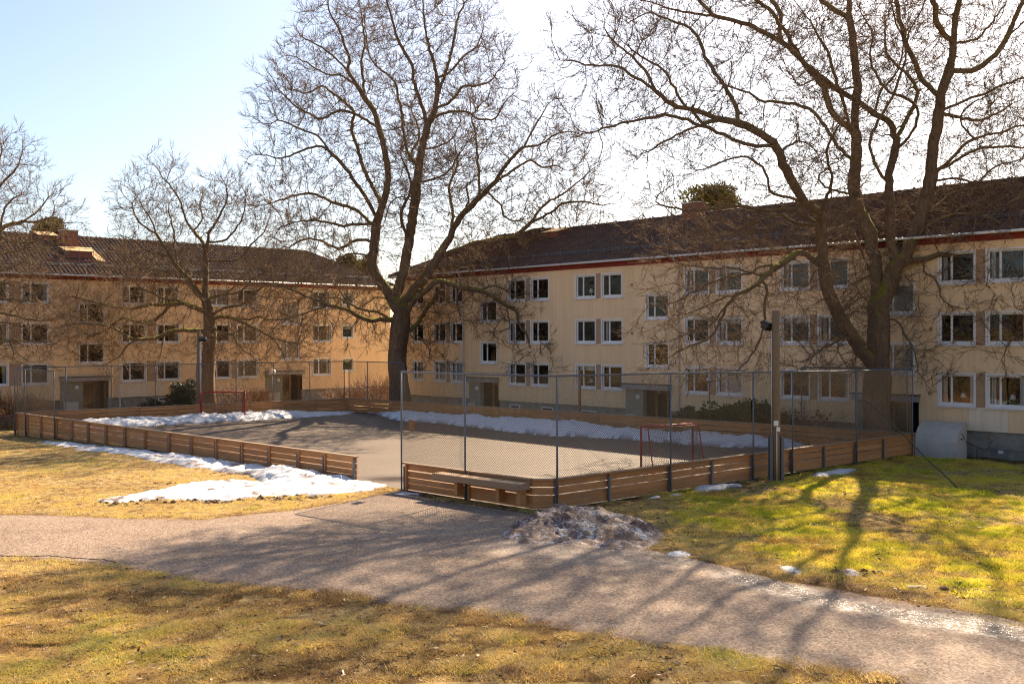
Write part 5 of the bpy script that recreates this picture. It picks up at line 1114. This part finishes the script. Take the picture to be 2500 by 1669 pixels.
bush_twigs('bare_shrub', 'reddish bare shrub before the far corner wall', bP(915, 84), 2.2, 2.3, 900, 41, GS, 'shrub', r=.010)
bush_twigs('bare_shrub', 'lower bare shrub left of the reddish corner shrub', bP(838, 80), 1.8, 1.6, 600, 42, GS, 'shrub', r=.009)
bush_twigs('bare_shrub', 'bare twiggy shrub between the far porch and the smallest oak', bP(592, 77), 2.4, 2.1, 800, 43, GS, 'shrub', r=.009)
bush_twigs('bare_shrub', 'grey bare shrub over the basement window at the frame edge', bP(28, 68.5), 2.0, 2.3, 800, 44, GS, 'shrub', r=.009)
bush_twigs('bare_shrub', 'bare shrub left of the porch behind the outer fence corner', bP(84, 69.5), 1.4, 2.0, 500, 45, GS, 'shrub', r=.009)
hy = bush_twigs('hydrangea_bush', 'hydrangea with brown dead flower heads behind the boards', bP(1975, 50.2), 1.5, 1.9, 300, 46, None, 'shrub', r=.006)
rg_ = np.random.default_rng(3); fh = MB()
for k in range(60):
    a = rg_.uniform(0, 6.28); r = 1.5 * rg_.uniform(.1, 1) ** .6; c = np.array([math.cos(a) * r, math.sin(a) * r, rg_.uniform(.9, 2.0) - .25 * r])
    for q in range(7): o = c + rg_.normal(0, .055, 3); u = rg_.normal(0, .05, 3); v = rg_.normal(0, .05, 3); fh.quad(tuple(o), tuple(o + u), tuple(o + u + v), tuple(o + v))
fh.build('flower_heads', MT['deadflower'], hy, kind='stuff')
GR = 'dark rhododendron bushes behind the shaded boards'
for i, (x, Y, rx, rz, lab) in enumerate(((1672, 54.6, .85, 1.75, 'smallest rhododendron, leftmost of the dark row'), (1722, 54.2, 1.0, 1.9, 'rhododendron right behind the chrome domed lamp'), (1782, 53.3, 1.15, 2.15, 'rhododendron in the middle of the dark row, right of the lamp'), (1836, 52.4, 1.15, 2.2, 'tallest rhododendron of the dark row, behind a fence post'), (1878, 51.8, .9, 1.7, 'rhododendron at the row end beside the wooden floodlight pole'))):
    q = bP(x, Y); evergreen('rhododendron', lab, q, rx, rx, rz, 4600, 50 + i, 'rhodo', (.21, .048), GR, 28, z0=-.45)
evergreen('yew_bush', 'tall dark evergreen bush by the white downpipe wall', bP(446, 76), 1.15, 1.15, 3.0, 7500, 61, 'yew', (.17, .04), 'clipped evergreens before the left house', 30)
evergreen('yew_bush', 'low dark evergreen bush between downpipe and tall bush', bP(372, 75), 1.5, 1.0, 1.3, 4200, 62, 'yew', (.17, .04), 'clipped evergreens before the left house', 18)
# ------------------------------------------------------------------ snow
SNOWP = []
def heap(name, label, P, h, wd_, cell, mat, seed, group=None, cat='snow', base=None, rag=.35, dirtf=None, rough=1.0):
    P = [np.array(p, float) for p in P]; SNOWP.append(P); Pa = np.array(P); x0, y0 = Pa.min(0) - .5; x1, y1 = Pa.max(0) + .5
    X, Y = np.meshgrid(np.arange(x0, x1, cell), np.arange(y0, y1, cell)); ins = in_poly(X, Y, P); d = d_poly(X, Y, P) * np.where(ins, 1, -1)
    d = d + (fbm(X * 1.3, Y * 1.3, seed, 4) - .47) * rag * 2
    hh = h(X, Y) if callable(h) else h
    z = hh * (1 - np.exp(-np.maximum(d, 0) / wd_)) * (.45 + 1.1 * fbm(X * .9, Y * .9, seed + 5, 3)) + rough * ((fbm(X * 3, Y * 3, seed + 9, 3) - .45) * .26 * np.minimum(hh * 2.2, 1) + (vn(X * 7, Y * 7, seed + 2) - .5) * .05) * sstep(0, .35, d)
    gb = base(X, Y) if base else g(X, Y); z = np.where(d > 0, gb + .004 + np.maximum(z, .004), gb - .03)
    keep = (d > -cell * 1.2); kq = keep[:-1, :-1] & keep[1:, 1:] & keep[:-1, 1:] & keep[1:, :-1]
    me, used = grid_mesh(name, X, Y, z, mat, kq)
    dv = dirtf(X, Y, d) if dirtf else np.exp(-np.maximum(d, 0) / .14) * .9 * (fbm(X * 2.3, Y * 2.3, seed + 1, 3) > .42)
    vattr(me, 'dirt', dv.ravel()[used]); o = link(name, me); tag(o, label, cat, group); return o
GSN = 'melting snow patches'
flat0 = lambda X, Y: 0 * X + .005
def inside_edge(p0, p1, pxs, off): return [p0 + unit(p1 - p0) * wall_t(x, p0, p1) + inn(unit(p1 - p0)) * off for x in pxs]
lw = [gd(*p) for p in ((150, 985), (250, 984), (350, 977), (450, 970), (540, 967), (620, 961), (700, 957), (790, 951), (815, 947))]
heap('snow_bank', 'sunlit snow bank along the far boards behind the distant goal', lw + inside_edge(cF, cL, (860, 760, 660, 560, 460, 360, 260, 170), .16), lambda X, Y: .38 * sstep(-10, -17, X) + .05, .5, .11, MT['snow'], 3, GSN, 'snow', flat0, .3)
rw = [gd(*p) for p in ((848, 944), (902, 963), (985, 970), (1066, 978), (1160, 990), (1254, 1000), (1353, 1003), (1469, 1010), (1603, 1022), (1700, 1027), (1780, 1028), (1870, 1026))]
heap('snow_bank', 'long shaded snow bank along the boards on the house side', rw + inside_edge(cF, cR, (1992, 1900, 1800, 1700, 1600, 1500, 1400, 1300, 1200, 1100, 1000, 900), -.16)[::1], .50, .5, .11, MT['snow'], 4, GSN, 'snow', flat0, .3)
out_ = [(62, 1000), (137, 1007), (190, 1012), (215, 1015), (300, 1030), (400, 1043), (500, 1056), (600, 1069), (680, 1079), (740, 1090), (790, 1100), (850, 1106), (890, 1118), (840, 1126), (760, 1134), (690, 1138), (600, 1142), (520, 1140), (560, 1118), (600, 1108), (575, 1094), (480, 1078), (400, 1066), (340, 1053), (280, 1043), (200, 1031), (150, 1020), (90, 1008)]
heap('snow_bank', 'big bright snow heap against the outside of the long boards', [gd(*p) for p in out_], lambda X, Y: .11 + .30 * np.exp(-((X + 8.5) ** 2 / 16 + (Y - 36.8) ** 2 / 10)) + .18 * np.exp(-((X + 13.5) ** 2 + (Y - 42.5) ** 2) / 8), .6, .08, MT['snow'], 6, GSN, 'snow', None, .42, lambda X, Y, d: np.maximum(np.exp(-np.maximum(d, 0) / .2) * .95 * (fbm(X * 2.3, Y * 2.3, 7, 3) > .40), (fbm(X * 1.4, Y * 1.8, 79, 4) > .64) * .8))
ton = [(212, 1155), (235, 1148), (330, 1130), (420, 1113), (470, 1104), (540, 1102), (600, 1106), (640, 1125), (600, 1141), (520, 1147), (440, 1147), (350, 1149), (280, 1154)]
heap('snow_patch', 'tongue of dirty thin snow reaching over the yellow lawn', [gd(*p) for p in ton], .15, .35, .07, MT['snow'], 8, GSN, 'snow', None, .4, lambda X, Y, d: (fbm(X * 1.7, Y * 1.7, 77, 3) > .60) * .9)
def blob(pts): return [gd(*p) for p in pts]
heap('snow_patch', 'small snow patch below the boards nearest the dirty heap', blob(((1478, 1146), (1500, 1138), (1524, 1140), (1520, 1146))), .05, .15, .05, MT['snow'], 12, GSN, 'snow', None, .16)
heap('snow_patch', 'tiny snow patch between two others below the boards', blob(((1532, 1140), (1548, 1134), (1568, 1135), (1560, 1140))), .05, .15, .05, MT['snow'], 13, GSN, 'snow', None, .16)
heap('snow_patch', 'long snow patch on the lawn left of the floodlight pole', blob(((1582, 1127), (1600, 1116), (1640, 1111), (1690, 1110), (1702, 1116), (1660, 1124), (1610, 1130))), .09, .25, .05, MT['snow'], 14, GSN, 'snow', None, .28)
heap('snow_patch', 'snow patch on the lawn right of the floodlight pole', blob(((1852, 1096), (1870, 1085), (1920, 1077), (1962, 1077), (1950, 1084), (1900, 1093), (1870, 1098))), .10, .25, .05, MT['snow'], 15, GSN, 'snow', None, .25)
heap('snow_patch', 'flat snow remnant beside the first tall fence post', blob(((900, 1132), (925, 1127), (965, 1131), (955, 1136), (918, 1138))), .05, .3, .06, MT['snow'], 16, GSN, 'snow', None, .1)
for i, (pts, lab) in enumerate(((((1525, 1268), (1560, 1262), (1590, 1270), (1575, 1280), (1535, 1280)), 'dirty ice scrap just right of the dirty snow heap'), (((1785, 1300), (1815, 1296), (1842, 1308), (1830, 1320), (1795, 1312)), 'longer ice scrap at the path edge under the mossy lawn'), (((1925, 1312), (1950, 1310), (1980, 1320), (1965, 1328), (1935, 1322)), 'ice scrap midway along the mossy path edge'), (((2060, 1344), (2090, 1341), (2118, 1347), (2095, 1352)), 'farthest right ice scrap at the mossy path edge'))):
    heap('ice_scrap', lab, blob(pts), .05, .12, .035, MT['dirtyice'], 20 + i, 'ice scraps along the path edge', 'ice', None, .22, None, .7)
pilep = [(1126, 1236), (1181, 1252), (1250, 1256), (1308, 1257), (1416, 1267), (1476, 1262), (1530, 1243), (1522, 1210), (1465, 1188), (1360, 1180), (1260, 1180), (1180, 1205)]
pk1, pk2 = gz(1345, 1290)[:2], gz(1510, 1295)[:2]
def pile_h(X, Y): return .16 + .50 * np.exp(-((X - pk1[0]) ** 2 / 1.3 + (Y - pk1[1]) ** 2 / 2.2)) + .38 * np.exp(-((X - pk2[0]) ** 2 / .9 + (Y - pk2[1]) ** 2 / 1.6))
heap('dirty_snow_heap', 'dirty ploughed snow heap full of reddish grit at the path edge', [gd(*p) for p in pilep], pile_h, .75, .055, MT['dirtysnow'], 30, None, 'snow heap', None, .35, lambda X, Y, d: ((d < .22) * .8).clip(0, 1), 1.35)
# ------------------------------------------------------------------ grass, moss, litter
def tuft(name, n, r, h0, h1, wd_, lean, mat, seed):
    rg = np.random.default_rng(seed); V = []; 
    a = rg.uniform(0, 6.28, n); rr = r * np.sqrt(rg.uniform(0, 1, n)); x, y = rr * np.cos(a), rr * np.sin(a); h = rg.uniform(h0, h1, n); b = rg.uniform(0, 6.28, n); lx, ly = rg.normal(0, lean, n) * h, rg.normal(0, lean, n) * h
    P0 = np.stack([x - np.cos(b) * wd_, y - np.sin(b) * wd_, 0 * x - .012], 1); P1 = np.stack([x + np.cos(b) * wd_, y + np.sin(b) * wd_, 0 * x - .012], 1); P2 = np.stack([x + lx, y + ly, h], 1)
    return bpy.data.objects.new(name, np_mesh(name, np.stack([P0, P1, P2], 1).reshape(-1, 3), np.arange(n * 3).reshape(n, 3), mat, False))
def scatter(name, label, pts, col, scl, tobj):
    me = bpy.data.meshes.new(name); me.vertices.add(len(pts)); me.vertices.foreach_set('co', pts.astype(np.float32).ravel()); vattr(me, 'gcol', col); vattr(me, 'scl', scl); vattr(me, 'rot', rng.uniform(0, 6.28, len(pts)))
    o = link(name, me, kind='stuff'); o['label'] = label
    ng = bpy.data.node_groups.new(name, 'GeometryNodeTree'); ng.interface.new_socket('Geometry', in_out='INPUT', socket_type='NodeSocketGeometry'); ng.interface.new_socket('Geometry', in_out='OUTPUT', socket_type='NodeSocketGeometry')
    N = ng.nodes; gi = N.new('NodeGroupInput'); go = N.new('NodeGroupOutput'); ip = N.new('GeometryNodeInstanceOnPoints'); oi = N.new('GeometryNodeObjectInfo'); oi.inputs['Object'].default_value = tobj; oi.transform_space = 'ORIGINAL'
    def na(nm): q = N.new('GeometryNodeInputNamedAttribute'); q.data_type = 'FLOAT'; q.inputs[0].default_value = nm; return q.outputs[0]
    cx_ = N.new('ShaderNodeCombineXYZ'); L = ng.links; L.new(na('rot'), cx_.inputs[2]); L.new(gi.outputs[0], ip.inputs['Points']); L.new(oi.outputs['Geometry'], ip.inputs['Instance']); L.new(cx_.outputs[0], ip.inputs['Rotation']); L.new(na('scl'), ip.inputs['Scale']); L.new(ip.outputs[0], go.inputs[0])
    md = o.modifiers.new('scatter', 'NODES'); md.node_group = ng; return o
def lawn_pts(n, y0, y1, dens_pow, seed, margin=.10):
    rg = np.random.default_rng(seed); u = rg.uniform(0, 1, n); y = (y0 ** (1 - dens_pow) + u * (y1 ** (1 - dens_pow) - y0 ** (1 - dens_pow))) ** (1 / (1 - dens_pow)) if dens_pow != 1 else y0 * (y1 / y0) ** u
    x = rg.uniform(-1, 1, n) * (y * .5 + 2.0); pd = PATHD(x, y); din = d_poly(x, y, PATH); k = ((pd > margin - rg.exponential(.14, n)) & (pd > .02)) | ((pd <= .02) & (rg.uniform(0, 1, n) < .55 * np.exp(-din / .13)) & (y < 32))
    k &= ~(in_poly(x, y, COURT) | (d_poly(x, y, COURT) < .05)); pb = oB - (nB[0] * x + nB[1] * y); k &= (pb > 1.6 + rg.uniform(0, 1, n)); x, y = x[k], y[k]
    for P in SNOWP:
        q = ~(in_poly(x, y, P) & (d_poly(x, y, P) > .18)); x, y = x[q], y[q]
    return x, y, rg
t1 = tuft('dry_tuft', 44, .15, .010, .045, .006, 1.5, MT['grass'], 1); t2 = tuft('moss_tuft', 46, .13, .012, .05, .0055, .8, MT['mossblade'], 2)
x, y, rg = lawn_pts(120000, 15.2, 62, 2.0, 5); mo = mossf(x, y); sel = rg.uniform(0, 1, len(x)) > mo * .85
xd, yd = x[sel], y[sel]; pat = fbm(xd * .55, yd * .55, 61, 4); fine = fbm(xd * 3.1, yd * 3.1, 62, 3); bald = sstep(.56, .66, fbm(xd * .8, yd * .8, 63, 4) + rg.normal(0, .03, len(xd))) ; kp = rg.uniform(0, 1, len(xd)) > bald * .8
xd, yd, pat, fine = xd[kp], yd[kp], pat[kp], fine[kp]; gc = np.clip(.41 + (pat - .47) * 1.5 + (fine - .47) * 1.3 + rg.normal(0, .17, len(xd)), 0, 1)
scatter('dry_grass', 'dry yellow winter grass with greener patches', np.stack([xd, yd, g(xd, yd) + .022 * (PATHD(xd, yd) <= .02)], 1), gc, rg.uniform(.55, 1.3, len(xd)) * (.65 + 1.0 * sstep(.3, .7, fine)) * .9, t1)
x, y, rg = lawn_pts(90000, 17, 47, 1.6, 6); mo = mossf(x, y); sel = rg.uniform(0, 1, len(x)) < mo; x, y = x[sel], y[sel]; pat = fbm(x * 1.1, y * 1.1, 71, 4)
scatter('moss', 'bright yellow green moss on the right hand lawn', np.stack([x, y, g(x, y)], 1), np.clip(.5 + (pat - .47) * 2.0 + rg.normal(0, .17, len(x)), 0, 1), rg.uniform(.6, 1.4, len(x)) * (.5 + 1.3 * sstep(.3, .65, fbm(x * 2.1, y * 3.2, 72, 3))), t2)
def flakes(name, label, n, y0, y1, s0, s1, mat, seed, lift=.012, onpath=False):
    x, y, rg = lawn_pts(n, y0, y1, 1.6, seed); n = len(x); c = np.stack([x, y, g(x, y) + lift], 1); u = rg.normal(0, 1, (n, 3)); u[:, 2] *= .35; v = rg.normal(0, 1, (n, 3)); v[:, 2] *= .35
    s_ = rg.uniform(s0, s1, n)[:, None]; u *= s_ * .6; v *= s_ * .35; V = np.stack([c - u, c - v * .8, c + u, c + v], 1).reshape(-1, 3); link(name, np_mesh(name, V, np.arange(n * 4).reshape(n, 4), mat, False), kind='stuff')['label'] = label
flakes('leaf_litter', 'pale fallen leaves scattered over the lawns', 7000, 15.2, 55, .02, .06, MT['litter'], 8, .03); flakes('dark_leaf_litter', 'brown fallen leaves scattered over the lawns', 9000, 15.2, 50, .02, .07, MT['litterdark'], 9, .028)
x, y, rg = lawn_pts(1500, 15.3, 42, 1.7, 18); tw = MB()
for q in zip(x[:700], y[:700]):
    a = rg.uniform(0, 6.28); L = rg.uniform(.06, .3); z = float(g(q[0], q[1])) + .03; e = (q[0] + L * math.cos(a), q[1] + L * math.sin(a)); mid = ((q[0] + e[0]) / 2 + rg.normal(0, .02), (q[1] + e[1]) / 2 + rg.normal(0, .02), z + .012)
    tw.tube([(q[0], q[1], z), mid, (e[0], e[1], float(g(e[0], e[1])) + .03)], rg.uniform(.003, .008), 3, False)
link('fallen_twigs', tw.mesh('fallen_twigs', MT['bark']), kind='stuff')['label'] = 'broken twigs lying in the grass'
ck = [gd(*p) for p in ((-60, 1276), (20, 1279), (70, 1280), (110, 1278), (150, 1283), (200, 1286), (240, 1288), (262, 1294))]; cs = [np.array([p[0] + rg.normal(0, .03), p[1] + .10 + rg.normal(0, .025)]) for p in dense(ck, 6)]; cm_ = MB()
for p, q in zip(cs[:-1], cs[1:]): w1 = rg.uniform(.012, .035); cm_.hexa([(p[0], p[1] - w1, .0), (q[0], q[1] - w1, .0), (q[0], q[1] + w1, .0), (p[0], p[1] + w1, .0), (p[0], p[1] - w1 * .6, .034), (q[0], q[1] - w1 * .6, .034), (q[0], q[1] + w1 * .6, .034), (p[0], p[1] + w1 * .6, .034)])
link('edge_crack', cm_.mesh('edge_crack', MT['soil']), kind='stuff')['label'] = 'crumbling soil filled crack along the lower path edge'
rg = np.random.default_rng(12); cl_ = MB()
def clod(x, y, s):
    z = float(g(x, y)); n = len(cl_.v); base = [(0, 0, 1), (1, 0, 0), (0, 1, 0), (-1, 0, 0), (0, -1, 0), (.7, .7, .4), (-.7, .7, .4), (-.7, -.7, .4), (.7, -.7, .4)]
    for b in base: q = np.array(b) * s * rg.uniform(.6, 1.3, 3) * np.array([1, 1, .7]); cl_.v.append((x + q[0], y + q[1], z + q[2]))
    for f in ((0, 5, 6), (0, 6, 7), (0, 7, 8), (0, 8, 5), (5, 1, 2), (5, 2, 6), (6, 2, 3), (6, 3, 7), (7, 3, 4), (7, 4, 8), (8, 4, 1), (8, 1, 5)): cl_.f.append(tuple(n + i for i in f)); cl_.mi.append(0)
for (cx_, cy_, n, sp) in ((425, 1110, 26, .35), (455, 1112, 14, .2), (285, 1156, 22, .35), (345, 1150, 14, .25), (455, 1149, 22, .4), (510, 1147, 12, .3), (630, 1146, 26, .4), (690, 1140, 18, .35), (740, 1139, 10, .3), (1998, 1316, 16, .2), (2180, 1352, 10, .3), (1420, 1195, 14, .5)):
    c = gd(cx_, cy_)
    for k in range(n): q = c + rg.normal(0, sp, 2) * np.array([1.3, .5]); clod(q[0], q[1], rg.uniform(.03, .11))
x, y, rg2 = lawn_pts(900, 15.5, 40, 1.8, 15)
for q in zip(x, y): clod(q[0], q[1], rg.uniform(.012, .04))
cl_.build('soil_clods', MT['soil'], kind='stuff')['label'] = 'dark soil clods scraped up along the snow and lawn'
gritn = 2600; t = rg.uniform(0, 1, gritn); gx = rg.uniform(-16, 16, gritn); yu_, yl_ = by_x(PU_, gx), by_x(PL_, gx); gy = yl_ + (yu_ - yl_) * t; gm_ = MB(); V = []; Q = []
for i in range(gritn):
    s_ = rg.uniform(.006, .017); c = np.array([gx[i], gy[i], .02 + .03 * math.sin(math.pi * t[i])]); n = len(V)
    for b in ((0, 0, 1), (1, 0, 0), (-.5, .8, 0), (-.5, -.8, 0)): V.append(c + np.array(b) * s_ * rg.uniform(.7, 1.3))
    Q += [(n, n + 1, n + 2), (n, n + 2, n + 3), (n, n + 3, n + 1)]
link('grit', np_mesh('grit', V, Q, simple('grit_stone', (.20, .11, .08), .6, 0, .5, 40), False), kind='stuff')['label'] = 'loose winter grit strewn over the path'
# ------------------------------------------------------------------ wooded hill behind the viewer, mirrored in the windows
rg = np.random.default_rng(77); V = []; Q = []
bm = bmesh.new(); bmesh.ops.create_icosphere(bm, subdivisions=2, radius=1); iv = np.array([v.co[:] for v in bm.verts]); iq = np.array([[v.index for v in f.verts] for f in bm.faces]); bm.free(); nv = 0
for k in range(150):
    x = rg.uniform(-190, 190); y = rg.uniform(-150, -38); z = float(g0(x, y)); h = rg.uniform(6, 11); r = rg.uniform(2, 3.6)
    q = iv * np.array([r, r, h * .5]) * (1 + .35 * rg.normal(0, 1, (len(iv), 1))) + np.array([x, y, z + h * .55]); V.append(q); Q.append(iq + nv); nv += len(iv)
fo = link('far_wood', np_mesh('far_wood', np.concatenate(V), np.concatenate(Q), MT['forest'], False), kind='stuff'); fo['label'] = 'wooded hillside mirrored in the window panes'
